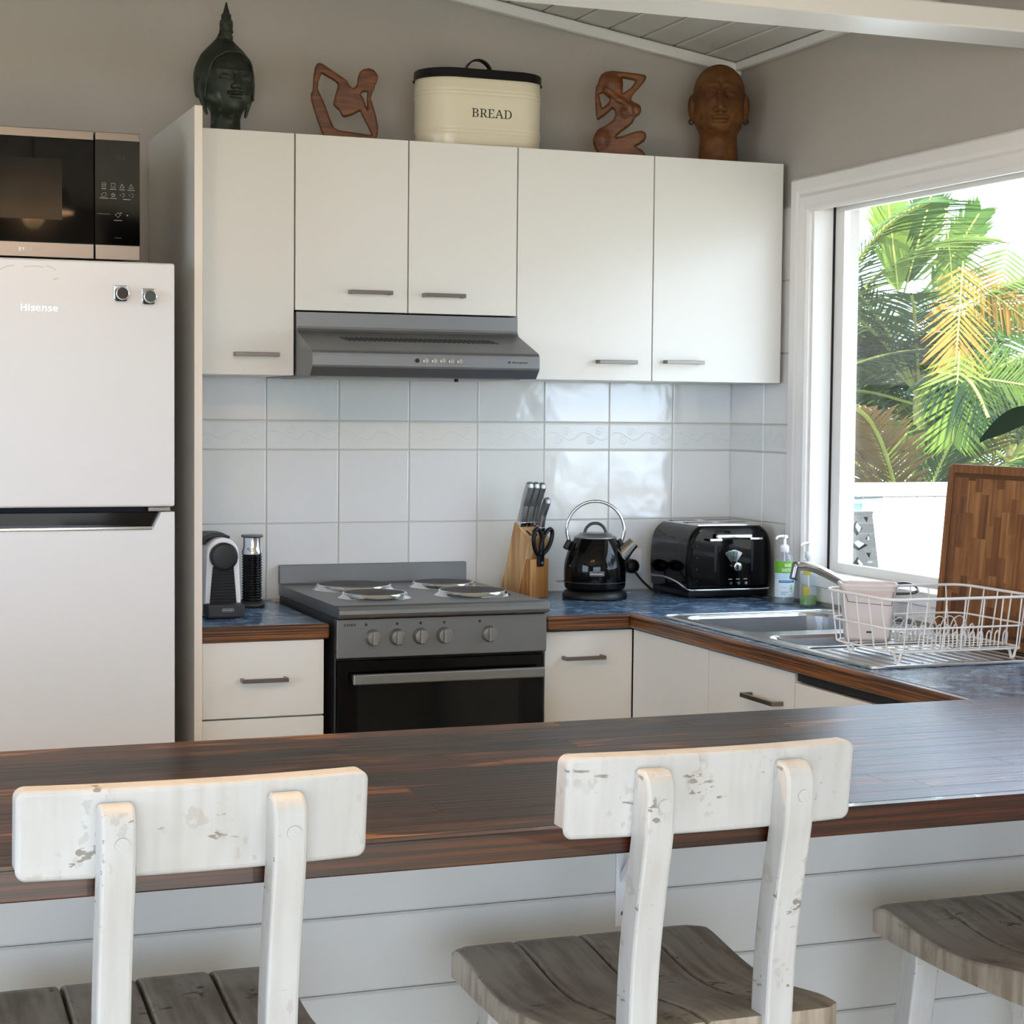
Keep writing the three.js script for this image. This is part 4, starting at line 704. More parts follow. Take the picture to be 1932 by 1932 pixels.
{ // pen at the end of the bar
  const t = thing('pen', 'dark blue pen lying on the breakfast bar', 'pen', [-2.39, 0.9302, 2.355], -0.28);
  part('barrel', cyl(0.0048, 0.0048, 0.11, 12).rotateZ(-PI / 2).translate(-0.07, 0.0048, 0), mat.navy, t);
  part('tip', cyl(0.0048, 0.0012, 0.022, 12).rotateZ(-PI / 2).translate(0.04, 0.0048, 0), mat.navy, t);
}

// ================================================================ ORNAMENTS ON THE WALL CABINETS
const smin = (a, b, k) => { const h = clamp(0.5 + 0.5 * (b - a) / k); return b + (a - b) * h - k * h * (1 - h); };
const smax = (a, b, k) => -smin(-a, -b, k);
const ell = (x, y, z, c, r) => { const a = (x - c[0]) / r[0], b = (y - c[1]) / r[1], d = (z - c[2]) / r[2], k0 = Math.sqrt(a * a + b * b + d * d), k1 = Math.sqrt((a / r[0]) ** 2 + (b / r[1]) ** 2 + (d / r[2]) ** 2); return k1 < 1e-9 ? -Math.min(...r) : k0 * (k0 - 1) / k1; };
const cap = (x, y, z, a, b, ra, rb) => { const bx_ = b[0] - a[0], by = b[1] - a[1], bz = b[2] - a[2]; let px = x - a[0], py = y - a[1], pz = z - a[2]; const h = clamp((px * bx_ + py * by + pz * bz) / (bx_ * bx_ + by * by + bz * bz)); px -= bx_ * h; py -= by * h; pz -= bz * h; return Math.sqrt(px * px + py * py + pz * pz) - (ra + (rb - ra) * h); };
function carve(fn, c, half, N) {                          // surface of fn = 0 inside a box, as geometry
  const mc = new MarchingCubes(N, mat.white, false, false, 160000); mc.isolation = 0; const hs = N / 2; let i = 0;
  for (let z = 0; z < N; z++) for (let y = 0; y < N; y++) for (let x = 0; x < N; x++) mc.field[i++] = -fn(c[0] + (x - hs) / hs * half[0], c[1] + (y - hs) / hs * half[1], c[2] + (z - hs) / hs * half[2]);
  mc.update();
  let g = new THREE.BufferGeometry(); const n = mc.count; const p = new Float32Array(n * 3);
  for (let k = 0; k < n; k++) for (let a = 0; a < 3; a++) p[k * 3 + a] = c[a] + mc.positionArray[k * 3 + a] * half[a];
  g.setAttribute('position', new THREE.BufferAttribute(p, 3)); g = mergeVertices(g, 1e-6); g.computeVertexNormals(); return smoothMetric(g);
}
function smoothMetric(g) { const n = g.attributes.normal, h = g.toNonIndexed(); return metric(h); }
const topY = 2.1065;
{ // dark deity head with a tall flame
  const t = thing('statue_head', 'dark bronze deity head statue with tall flame finial', 'statue', [-1.555, topY, 0.175], 0.16);
  const f = (x, y, z) => {
    const ax = Math.abs(x);
    let d = ell(x, y, z, [0, 0.15, -0.012], [0.07, 0.083, 0.074]);                       // skull under the hair
    const face = ell(x, y, z, [0, 0.138, 0.012], [0.061, 0.078, 0.062]);
    d = smin(d, face, 0.012);
    d = smin(d, ell(x, y, z, [0, 0.083, 0.03], [0.034, 0.028, 0.036]), 0.022);            // chin
    d = smin(d, cap(x, y, z, [0, -0.02, -0.006], [0, 0.09, -0.004], 0.04, 0.036), 0.018); // neck
    // hair cap edge: slightly raised shell above the hairline
    const hair = Math.max(ell(x, y, z, [0, 0.155, -0.016], [0.0775, 0.086, 0.08]), 0.205 - y - ax * 0.35 - Math.max(0, -z) * 4 - Math.max(0, ax - 0.052) * 7);
    d = Math.min(d, smax(hair, -(y - 0.06), 0.01));
    d = smin(d, cap(x, y, z, [0, 0.215, -0.018], [0, 0.262, -0.018], 0.044, 0.016), 0.03);  // topknot
    d = smax(d, -ell(ax, y, z, [0.026, 0.152, 0.076], [0.02, 0.012, 0.012]), 0.008);      // eye hollow
    d = smin(d, ell(ax, y, z, [0.026, 0.148, 0.0615], [0.0165, 0.007, 0.009]), 0.003);    // lidded eye
    d = smin(d, cap(ax, y, z, [0.008, 0.163, 0.071], [0.045, 0.168, 0.052], 0.0035, 0.002), 0.005); // brow
    d = smin(d, cap(x, y, z, [0, 0.163, 0.07], [0, 0.127, 0.083], 0.005, 0.008), 0.006);  // nose
    d = smin(d, ell(ax, y, z, [0.0085, 0.124, 0.077], [0.007, 0.006, 0.008]), 0.004);
    d = smin(d, ell(x, y, z, [0, 0.1085, 0.069], [0.023, 0.0042, 0.009]), 0.003);         // lips
    d = smin(d, ell(x, y, z, [0, 0.1, 0.068], [0.018, 0.0045, 0.009]), 0.003);
    d = smax(d, -ell(x, y, z, [0, 0.1045, 0.078], [0.022, 0.0012, 0.01]), 0.002);
    const ear = Math.min(ell(ax, y, z, [0.073, 0.135, -0.012], [0.008, 0.034, 0.016]), cap(ax, y, z, [0.07, 0.12, -0.008], [0.053, 0.062, 0.0], 0.009, 0.004));
    d = smin(d, ear, 0.006);
    return Math.max(d, -y);
  };
  part('head', carve(f, [0, 0.135, 0], [0.1, 0.145, 0.1], 88), mat.bronze, t);
  const fl = (r0, r1, y0, y1, n, off) => { const gs = []; for (let i = 0; i < n; i++) { const a = off + i / n * 2 * PI; gs.push(new THREE.ConeGeometry(0.006, y1 - y0, 6).translate(0, (y0 + y1) / 2, 0).translate(Math.cos(a) * r0, 0, Math.sin(a) * r0)); } return gs; };
  part('finial', join(lathe([[0, 0.245], [0.0165, 0.248], [0.0175, 0.26], [0.0145, 0.268], [0.0165, 0.278], [0.0175, 0.29], [0.0165, 0.301], [0.0135, 0.302], [0.0125, 0.317], [0.0095, 0.318], [0.0062, 0.33], [0.002, 0.347], [0, 0.348]], 12), ...fl(0.0125, 0, 0.27, 0.306, 6, 0.2), ...fl(0.008, 0, 0.295, 0.324, 5, 0)), mat.bronze, t, 'flame shaped finial');
  part('hair_band', tube([[-0.066, 0.1, 0.02], [-0.061, 0.15, 0.032], [-0.05, 0.19, 0.043], [-0.025, 0.21, 0.052], [0, 0.2145, 0.054], [0.025, 0.21, 0.052], [0.05, 0.19, 0.043], [0.061, 0.15, 0.032], [0.066, 0.1, 0.02]], 0.0028, 8, 60), mat.bronze, t);
}
// flat carvings with rounded sections, from an outline: solid where the outline is, thick as given
function carving(outline, holes, k, thick, N, extra) {
  const seg = (p, x, y) => { let d = 1e9, s = 1; for (let i = 0, j = p.length - 1; i < p.length; j = i++) { const [ax, ay] = p[i], [bx_, by] = p[j], ex = bx_ - ax, ey = by - ay, wx = x - ax, wy = y - ay, h = clamp((wx * ex + wy * ey) / (ex * ex + ey * ey)); d = Math.min(d, (wx - ex * h) ** 2 + (wy - ey * h) ** 2); if ((ay > y) !== (by > y) && x < (bx_ - ax) * (y - ay) / (by - ay) + ax) s = -s; } return s * Math.sqrt(d); };
  const xs = outline.map((p) => p[0]), ys = outline.map((p) => p[1]), x0 = Math.min(...xs) - 0.008, x1 = Math.max(...xs) + 0.008, y0 = Math.min(...ys) - 0.008, y1 = Math.max(...ys) + 0.008;
  const c = [(x0 + x1) / 2, (y0 + y1) / 2, 0], half = [(x1 - x0) / 2, (y1 - y0) / 2, thick * 1.6], memo = new Map();
  const f = (x, y, z) => {
    const key = Math.round(x * 1e6) * 4194304 + Math.round(y * 1e6); let d2 = memo.get(key);
    if (d2 === undefined) { d2 = seg(outline, x, y); for (const h of holes) d2 = Math.max(d2, -seg(h, x, y)); memo.set(key, d2); }
    let d = Math.hypot(Math.max(0, d2 + k), Math.max(0, Math.abs(z) - (thick - k))) - k; if (d2 < -k && Math.abs(z) < thick - k) d = Math.max(d2, Math.abs(z) - thick);
    return extra ? extra(d, x, y, z) : d;
  };
  return carve(f, c, half, N);
}
{
  const S = 0.001385, px = (q, X0, Y0) => q.map(([x, y]) => [(560 + x / 10.733 - X0) * S, (Y0 - (90 + y / 10.733)) * S]);
  const out = px([[500, 1850], [500, 1745], [370, 1400], [255, 1030], [250, 920], [290, 820], [300, 560], [325, 390], [370, 300], [420, 283], [480, 300], [700, 440], [900, 570], [975, 625], [1030, 720], [1090, 768], [1140, 750], [1175, 690], [1190, 560], [1230, 440], [1310, 385], [1420, 362], [1520, 400], [1590, 480], [1600, 560], [1575, 640], [1535, 700], [1540, 740], [1480, 860], [1460, 960], [1510, 1120], [1570, 1310], [1610, 1520], [1605, 1660], [1572, 1760], [1600, 1850]], 646, 268);
  const h1 = px([[460, 480], [730, 630], [790, 690], [785, 760], [740, 920], [700, 1090], [740, 1150], [820, 1210], [880, 1330], [940, 1345], [1080, 1300], [1240, 1215], [1400, 1530], [1480, 1700], [1100, 1655], [820, 1620], [720, 1570], [640, 1390], [540, 1120], [390, 790], [400, 650]], 646, 268);
  const h2 = px([[1255, 880], [1285, 835], [1385, 825], [1375, 1000], [1392, 1195], [1350, 1080], [1310, 965], [1262, 910]], 646, 268);
  const t = thing('figurine', 'carved wooden abstract figure leaning its head on one hand', 'figurine', [-1.249, topY, 0.2], -0.27);
  part('carving', carving(out, [h1, h2], 0.0055, 0.013, 74), mat.carved, t);
  part('plinth', bx(-0.072, 0.078, 0, 0.014, -0.018, 0.018, 0.005, 2), mat.carved, t);
}
{
  const S = 0.00146, px = (q, X0, Y0) => q.map(([x, y]) => [(1100 + x / 9.66 - X0) * S, (Y0 - (110 + y / 9.66)) * S]);
  const out = px([[330, 1850], [260, 1700], [195, 1560], [185, 1470], [215, 1380], [290, 1290], [420, 1215], [540, 1120], [580, 1040], [575, 960], [530, 905], [400, 1020], [270, 1108], [240, 1090], [225, 980], [215, 700], [222, 530], [255, 470], [275, 380], [320, 300], [400, 250], [520, 235], [800, 265], [1000, 290], [1120, 305], [1140, 345], [1110, 410], [1000, 540], [900, 650], [870, 730], [890, 780], [1000, 835], [1045, 890], [1048, 960], [1015, 1020], [950, 1060], [900, 1160], [800, 1250], [680, 1330], [620, 1390], [600, 1435], [700, 1415], [950, 1330], [1070, 1312], [1140, 1350], [1155, 1420], [1120, 1490], [1030, 1550], [945, 1595], [1080, 1660], [1135, 1740], [1140, 1850]], 1169, 304);
  const h1 = px([[605, 335], [760, 365], [945, 400], [900, 490], [840, 560], [705, 640], [700, 560], [660, 440]], 1169, 304);
  const h2 = px([[285, 650], [350, 620], [400, 650], [488, 740], [450, 820], [345, 905], [310, 780]], 1169, 304);
  const at = (x, y) => px([[x, y]], 1169, 304)[0];
  const b1 = at(760, 1000), b2 = at(965, 925), hd = at(520, 470), hip = at(360, 1480), hr = [at(420, 580), at(620, 740), at(850, 880), at(880, 1000)];
  const t = thing('figurine', 'carved wooden kneeling woman figure with arms raised to her head', 'figurine', [-0.4635, topY, 0.2], -0.42);
  const g = carving(out, [h1, h2], 0.007, 0.016, 74, (d, x, y, z) => {
    d = smin(d, ell(x, y, z, [b1[0], b1[1], 0.012], [0.014, 0.015, 0.012]), 0.008);
    d = smin(d, ell(x, y, z, [b2[0], b2[1], 0.004], [0.012, 0.014, 0.014]), 0.004);
    d = smin(d, ell(x, y, z, [hd[0], hd[1], 0.0], [0.03, 0.034, 0.024]), 0.006);
    d = smin(d, ell(x, y, z, [hip[0], hip[1], 0.0], [0.022, 0.032, 0.024]), 0.01);
    for (let i = 0; i < 3; i++) d = smin(d, cap(x, y, z, [...hr[i], 0.013], [...hr[i + 1], 0.013], 0.009, 0.007), 0.006);
    return d;
  });
  part('carving', g, mat.carved, t);
  part('plinth', bx(-0.056, 0.05, 0, 0.01, -0.017, 0.017, 0.004, 2), mat.carved, t);
}
{ // bread bin
  const t = thing('bread_bin', 'cream enamel bread bin with black lid on the wall cabinet', 'bread bin', [-0.878, topY, 0.195]);
  const W = 0.345, D = 0.18, H = 0.187;
  const ringPts = (k) => rrect(W + 2 * k, D + 2 * k, D / 2 + k - 0.002).getSpacedPoints(96).slice(0, -1);
  const skin = (rows) => { const pos = [], idx = [], n = 96; rows.forEach(([y, k]) => ringPts(k).forEach((p) => pos.push(p.x, y, p.y))); for (let i = 0; i + 1 < rows.length; i++) for (let j = 0; j < n; j++) { const a = i * n + j, b = i * n + (j + 1) % n; idx.push(a, a + n, b, b, a + n, b + n); } const g = new THREE.BufferGeometry(); g.setAttribute('position', new THREE.Float32BufferAttribute(pos, 3)); g.setIndex(idx); g.computeVertexNormals(); return g; };
  const rows = [[0, -0.004], [0.004, 0]]; const ribs = (y) => { for (let i = 0; i < 3; i++) rows.push([y + i * 0.0095, 0], [y + i * 0.0095 + 0.003, 0.0022], [y + i * 0.0095 + 0.006, 0]); }; ribs(0.035); ribs(0.135); rows.push([H, 0]);
  const cm = mat.cream.clone(); cm.side = THREE.DoubleSide;
  part('tin', skin(rows), cm, t);
  part('floor_plate', ext(rrect(W - 0.006, D - 0.006, D / 2 - 0.005), 0.003).rotateX(-PI / 2), mat.cream, t);
  const bm = mat.black.clone(); bm.side = THREE.DoubleSide;
  const l = part('lid', join(skin([[H - 0.004, 0.0055], [H - 0.003, 0.003], [H + 0.018, 0.003], [H + 0.021, 0.001], [H + 0.022, -0.004]]), ext(rrect(W - 0.006, D - 0.006, D / 2 - 0.005), 0.002).rotateX(-PI / 2).translate(0, H + 0.0195, 0)), bm, t, 'black lid');
  const hs = new THREE.Shape(); hs.absellipse(0, 0, 0.04, 0.043, 0, PI); hs.absellipse(0, 0, 0.0355, 0.0385, PI, 0, true);
  part('handle', ext(hs, 0.02, 0.0008).translate(0.0, H + 0.0205, -0.01), mat.black, l, 'black strap handle');
  part('lettering', text('BREAD', 'serif', 0.112, 0.0225, 0.0005).translate(0.008, 0.094, D / 2), mat.ink, t);
}
{ // clay coloured head
  const t = thing('statue_head', 'brown carved bald human head statue with ear studs in the corner', 'statue', [-0.142, topY, 0.165], -0.42);
  const f = (x, y, z) => {
    const ax = Math.abs(x);
    let d = ell(x, y, z, [0, 0.215, -0.012], [0.0725, 0.082, 0.088]);
    d = smin(d, ell(x, y, z, [0, 0.168, 0.016], [0.062, 0.08, 0.062]), 0.02);
    d = smin(d, ell(x, y, z, [0, 0.118, 0.034], [0.043, 0.026, 0.038]), 0.025);
    d = smin(d, ell(ax, y, z, [0.05, 0.14, 0.004], [0.018, 0.03, 0.035]), 0.02);
    d = smin(d, cap(x, y, z, [0, -0.03, -0.014], [0, 0.13, -0.012], 0.06, 0.05), 0.02);
    d = smin(d, cap(ax, y, z, [0.012, 0.226, 0.077], [0.046, 0.224, 0.06], 0.008, 0.006), 0.012);
    d = smax(d, -ell(ax, y, z, [0.028, 0.205, 0.083], [0.02, 0.011, 0.018]), 0.012);
    d = smin(d, ell(ax, y, z, [0.029, 0.204, 0.064], [0.0145, 0.0085, 0.0115]), 0.003);
    d = smax(d, -ell(ax, y, z, [0.026, 0.2035, 0.078], [0.005, 0.005, 0.006]), 0.002);
    d = smin(d, cap(x, y, z, [0, 0.214, 0.078], [0, 0.162, 0.094], 0.0065, 0.01), 0.008);
    d = smin(d, ell(ax, y, z, [0.0125, 0.157, 0.082], [0.0085, 0.008, 0.012]), 0.005);
    d = smax(d, -cap(ax, y, z, [0.024, 0.158, 0.083], [0.036, 0.135, 0.074], 0.003, 0.002), 0.008);
    d = smin(d, ell(x, y, z, [0, 0.1375, 0.074], [0.026, 0.005, 0.012]), 0.004);
    d = smin(d, ell(x, y, z, [0, 0.127, 0.073], [0.022, 0.006, 0.012]), 0.004);
    d = smax(d, -ell(x, y, z, [0, 0.133, 0.087], [0.028, 0.0014, 0.012]), 0.002);
    let ear = ell(ax, y, z, [0.0765, 0.178, -0.012], [0.011, 0.034, 0.018]); ear = smin(ear, ell(ax, y, z, [0.0725, 0.146, -0.004], [0.008, 0.012, 0.01]), 0.006);
    ear = smax(ear, -ell(ax, y, z, [0.089, 0.182, -0.002], [0.007, 0.02, 0.01]), 0.003);
    d = smin(d, ear, 0.01);
    return Math.max(d, -y);
  };
  part('head', carve(f, [0, 0.15, 0], [0.11, 0.16, 0.115], 88), mat.clay, t);
  for (const s of [-1, 1]) part('ear_stud', new THREE.TorusGeometry(0.0065, 0.0026, 8, 20).translate(s * 0.0765, 0.135, 0.001), M(0x2a2624, 0.3, { metalness: 0.7 }), t);
}

// ================================================================ BAR STOOLS
{
  const t = thing('bar_stool', 'whitewashed wooden stool with curved backrest near the refrigerator end of the bar', 'stool', [-2.178, 0, 2.745], 0, 'whitewashed stools at the bar');
  const hw = 0.193, zf = -0.215, zr = 0.215, H = 0.68, th = 0.046;
  // seat slats: dished from front to back, rounded ends
  const prof = (() => {
    const s = [], top = (z) => H - 0.02 * Math.cos(clamp(z / 0.2, -1, 1) * PI / 2) ** 2 - (z < -0.17 ? ((-0.17 - z) / 0.045) ** 2 * 0.012 : 0);
    for (let i = 0; i <= 22; i++) { const z = zf + (zr - zf) * i / 22; s.push([z, top(z)]); }
    for (let i = 22; i >= 0; i--) { const z = zf + (zr - zf) * i / 22; s.push([z, H - th - 0.006 * Math.cos(clamp(z / 0.2, -1, 1) * PI / 2)]); }
    return poly(s.map(([z, y]) => [-z, y]));
  })();
  const sw = 2 * hw / 4;
  for (let i = 0; i < 4; i++) {
    const a = -hw + i * sw + 0.0022, b = -hw + (i + 1) * sw - 0.0022;
    let g = new THREE.ExtrudeGeometry(prof, { depth: b - a - 0.008, steps: 5, bevelEnabled: true, bevelSize: 0.004, bevelThickness: 0.004, bevelOffset: -0.004, bevelSegments: 2, curveSegments: 6 }).rotateY(PI / 2).translate(a + 0.004, 0, 0);
    const p = g.attributes.position, r = 0.034;
    for (let k = 0; k < p.count; k++) { const dx = Math.abs(p.getX(k)) - (hw - r); if (dx > 0 && Math.abs(p.getZ(k)) > 0.12) { const z = p.getZ(k), lim = 0.215 - (r - Math.sqrt(Math.max(0, r * r - dx * dx))); p.setZ(k, Math.sign(z) * (0.12 + (Math.abs(z) - 0.12) * (lim - 0.12) / 0.095)); } }
    g.computeVertexNormals();
    part('seat_slat', metric(g), mat.seat, t);
  }
  for (const z of [-0.132, 0.132]) part('seat_rail', bx(-0.165, 0.165, H - th - 0.03, H - th - 0.004, z - 0.017, z + 0.017, 0.003), mat.stool, t);
  // back posts, bent
  const post = (() => {
    const cl = [[0.2, 0.56], [0.203, 0.66], [0.21, 0.76], [0.226, 0.85], [0.243, 0.925], [0.2475, 0.98]], s = new THREE.Shape(), wd = 0.023;
    const back = cl.map(([z, y]) => [z + wd, y]), front = cl.map(([z, y]) => [z - wd * 0.9, y]);
    s.moveTo(-front[0][0], front[0][1]); s.lineTo(-back[0][0], back[0][1]); s.splineThru(back.slice(1).map(([z, y]) => new THREE.Vector2(-z, y)));
    s.quadraticCurveTo(-0.268, 0.996, -0.252, 1.001); s.lineTo(-0.236, 1.001); s.splineThru([...front].reverse().slice(0, -1).map(([z, y]) => new THREE.Vector2(-z, y))); s.lineTo(-front[0][0], front[0][1]);
    return ext(s, 0.037, 0.004).rotateY(PI / 2).translate(-0.0185, 0, 0);
  })();
  for (const x of [-0.092, 0.092]) { const m = part('back_post', metric(post.clone().translate(x, 0, 0)), mat.stool, t); }
  // curved top rail
  const rail = (() => { const g = ext(rrect(0.385, 0.1, 0.012, 0, 0.966), 0.036, 0.006, { bevelSegments: 3, steps: 1 }).translate(0, 0, 0.198); const fine = subdivideX(g, 14); const p = fine.attributes.position; for (let i = 0; i < p.count; i++) { const x = p.getX(i); p.setZ(i, p.getZ(i) - 0.4 * x * x + (p.getY(i) - 0.966) * 0.12); } fine.computeVertexNormals(); return metric(fine); })();
  part('backrest', rail, mat.stool, t);
  for (const x of [-0.092, 0.092]) part('plug', cyl(0.008, 0.008, 0.002, 16).rotateX(PI / 2).translate(x + 0.003, 0.962, 0.2702), mat.stool, t);
  const leg = (sx, sz) => { const g = bx(-0.021, 0.021, 0, H - th + 0.002, -0.021, 0.021, 0.004, 2), p = g.attributes.position; for (let i = 0; i < p.count; i++) { const k = 1 - p.getY(i) / (H - th); p.setX(i, p.getX(i) + sx * (0.14 + 0.045 * k)); p.setZ(i, p.getZ(i) + sz * (0.135 + 0.05 * k)); } g.computeVertexNormals(); return g; };
  for (const sx of [-1, 1]) for (const sz of [-1, 1]) part('leg', leg(sx, sz), mat.stool, t);
  for (const [y, k] of [[0.22, 0.17]]) { part('stretcher', bx(-k, k, y, y + 0.03, -0.172, -0.152, 0.003), mat.stool, t); part('stretcher', bx(-k, k, y, y + 0.03, 0.152, 0.172, 0.003), mat.stool, t); }
  for (const s of [-1, 1]) part('stretcher', bx(s * 0.165 - 0.01, s * 0.165 + 0.01, 0.3, 0.33, -0.16, 0.16, 0.003), mat.stool, t);
  const other = (o, k) => { const a = mat.stool.clone(), b = mat.seat.clone(); for (const [m, x] of [[a, T.wash], [b, T.seatWash]]) m.map = m.bumpMap = again(x, k, k * 0.7); o.traverse((c) => { if (c.isMesh) c.material = c.material === mat.seat ? b : a; }); };
  other(copyOf(t, [-1.553, 0, 2.745], 0, 'whitewashed wooden stool with curved backrest in front of the bar bracket'), 0.43);
  other(copyOf(t, [-0.876, 0, 2.74], 0.0, 'whitewashed wooden stool at the window end of the bar'), 0.77);
}
function subdivideX(g, n) {                               // cut long triangles along x so that a bend is smooth
  g = g.index ? g.toNonIndexed() : g; const p = g.attributes.position, out = [];
  const rec = (a, b, c, k) => { const l = [[a, b], [b, c], [c, a]].map(([u, v]) => Math.abs(u.x - v.x)), m = Math.max(...l); if (m < 0.38 / n || k > 8) { out.push(a, b, c); return; } const i = l.indexOf(m), [u, v, w] = [[a, b, c], [b, c, a], [c, a, b]][i], q = u.clone().lerp(v, 0.5); rec(u, q, w, k + 1); rec(q, v, w, k + 1); };
  for (let i = 0; i < p.count; i += 3) rec(V().fromBufferAttribute(p, i), V().fromBufferAttribute(p, i + 1), V().fromBufferAttribute(p, i + 2), 0);
  let h = new THREE.BufferGeometry(); h.setAttribute('position', new THREE.Float32BufferAttribute(out.flatMap((q) => [q.x, q.y, q.z]), 3)); h.computeVertexNormals(); return h;
}

// ================================================================ PENDANT LAMPS OVER THE BAR
for (const [x, lab] of [[-2.34, 'white dome pendant lamp over the bar, nearer the refrigerator end'], [-1.86, 'white dome pendant lamp over the middle of the bar']]) {
  const t = thing('pendant_lamp', lab, 'lamp', [x, 2.06, 2.62]);
  const sm = M(0xe8e4da, 0.4, { side: THREE.DoubleSide });
  part('shade', lathe([[0.13, 0], [0.128, 0.02], [0.11, 0.07], [0.06, 0.115], [0.025, 0.135], [0.02, 0.16]], 40), sm, t);
  part('cord', cyl(0.003, 0.003, ceilY(x) - 2.06 - 0.155, 8, 0, 0.155, 0), mat.black, t);
  part('canopy', lathe([[0, 0.0], [0.045, 0.0], [0.05, 0.012], [0.05, 0.03]], 24).translate(0, ceilY(x) - 2.06 - 0.03, 0), mat.plasticWhite, t);
  part('socket', cyl(0.014, 0.014, 0.13, 16, 0, 0.01, 0), mat.plasticWhite, t);
  part('bulb', new THREE.SphereGeometry(0.035, 24, 16).translate(0, -0.02, 0), new THREE.MeshStandardMaterial({ color: 0xfff0d8, emissive: new THREE.Color().setRGB(1, 0.62, 0.28), emissiveIntensity: 6 }), t);
  const l = new THREE.PointLight(new THREE.Color().setRGB(1, 0.64, 0.36), 1.3); l.name = 'pendant_bulb'; l.position.set(0, -0.02, 0); l.castShadow = true; l.shadow.radius = 1.7; t.add(l);
}

// ================================================================ OUTSIDE THE WINDOW
{ // white board fence, parallel to the back of the house
  const t = thing('fence', 'white painted board fence with flat top rail outside', 'fence', [2.6, -0.5, -2.0]);
  const fm = M(0xf1f3f3, 0.5), bl = M(0x86c4dc, 0.5);
  wpart('top_rail', bx(0.7, 5.2, 1.066, 1.122, -2.06, -1.955, 0.004), fm, t);
  wpart('back_rail', bx(0.7, 5.2, 0.2, 0.28, -2.05, -2.03, 0.002), fm, t);
  wpart('post', bx(0.95, 1.04, -0.5, 1.066, -2.12, -2.03, 0.003), fm, t); wpart('post', bx(4.2, 4.29, -0.5, 1.066, -2.12, -2.03, 0.003), fm, t);
  const bg = bx(-0.041, 0.041, 0, 1.5, -0.009, 0.009, 0.003), sg = cyl(0.004, 0.004, 0.002, 8).rotateX(PI / 2);
  for (let i = 0; i < 46; i++) { const m = part('board', bg, i === 9 ? bl : fm, t); m.position.set(0.8 + i * 0.0925 - 2.6, 0.06, -2.019 + 2.0); const s = part('screw', sg, mat.satin, m); s.position.set(0, 1.43, 0.009); }
  const r = thing('grab_rail', 'short grey metal rail fixed across the fence boards', 'rail', [1.62, 1.03, -1.993]);
  part('bar', bx(-0.14, 0.14, 0.004, 0.026, 0.0, 0.02, 0.003).rotateZ(0.045), M(0x8a8c92, 0.4, { metalness: 0.5 }), r);
  part('mount', bx(-0.08, -0.06, 0.0, 0.02, -0.0165, 0.004, 0.001), mat.satin, r); part('mount', bx(0.09, 0.11, 0.008, 0.026, -0.016, 0.004, 0.001), mat.satin, r);
}
{ // garden table and lantern of cut metal just outside
  const tb = thing('garden_table', 'white outdoor side table under the window outside', 'table', [0.42, -0.5, 0.2]);
  wpart('table_top', bx(0.19, 0.65, 0.77, 0.8, -0.1, 0.5, 0.004), mat.trim, tb);
  for (const x of [0.22, 0.62]) for (const z of [-0.07, 0.47]) wpart('leg', bx(x - 0.02, x + 0.02, -0.5, 0.77, z - 0.02, z + 0.02, 0.003), mat.trim, tb);
  const t = thing('lantern', 'tapered grey metal lantern cut with diamond shapes outside the window', 'lantern', [0.282, 0.8015, 0.16]);
  const m = M(0x6a665f, 0.55, { metalness: 0.3 }), H = 0.331, wt = 0.066, wb = 0.098;
  const s = poly([[-wb, 0], [wb, 0], [wt, H], [-wt, H]]);
  const dia = (x, y, a, b) => s.holes.push(poly([[x - a, y], [x, y - b], [x + a, y], [x, y + b]], THREE.Path));
  const tri = (x, y, a, k) => s.holes.push(poly([[x - a, y + a * 0.8 * k], [x + a, y + a * 0.9 * k], [x + a * 0.3, y - a * 1.1 * k]], THREE.Path));
  for (let i = 0; i < 3; i++) { const y = 0.285 - i * 0.105; dia(0.012, y, 0.019, 0.022); dia(0.016, y - 0.05, 0.032, 0.015); dia(-0.042 - i * 0.004, y - 0.045, 0.014, 0.036); tri(-0.012, y + 0.026 - 0.0, 0.008, 1); tri(0.044 + i * 0.005, y + 0.026, 0.0085, 1); tri(0.048 + i * 0.005, y - 0.026, 0.0085, -1); tri(-0.009, y - 0.026, 0.007, -1); }
  const side = ext(s, 0.004);
  const lean = Math.atan2(wb - wt, H);
  for (let k = 0; k < 4; k++) { const p = part('side', side, m, t, 'metal side with cut diamonds'); p.rotation.order = 'YXZ'; p.rotation.set(-lean, k * PI / 2, 0); p.position.set(Math.sin(k * PI / 2) * (wb - 0.004), 0, Math.cos(k * PI / 2) * (wb - 0.004)); }
  part('cap', bx(-wt - 0.002, wt + 0.002, H - 0.006, H + 0.002, -wt - 0.002, wt + 0.002, 0.001), m, t);
}
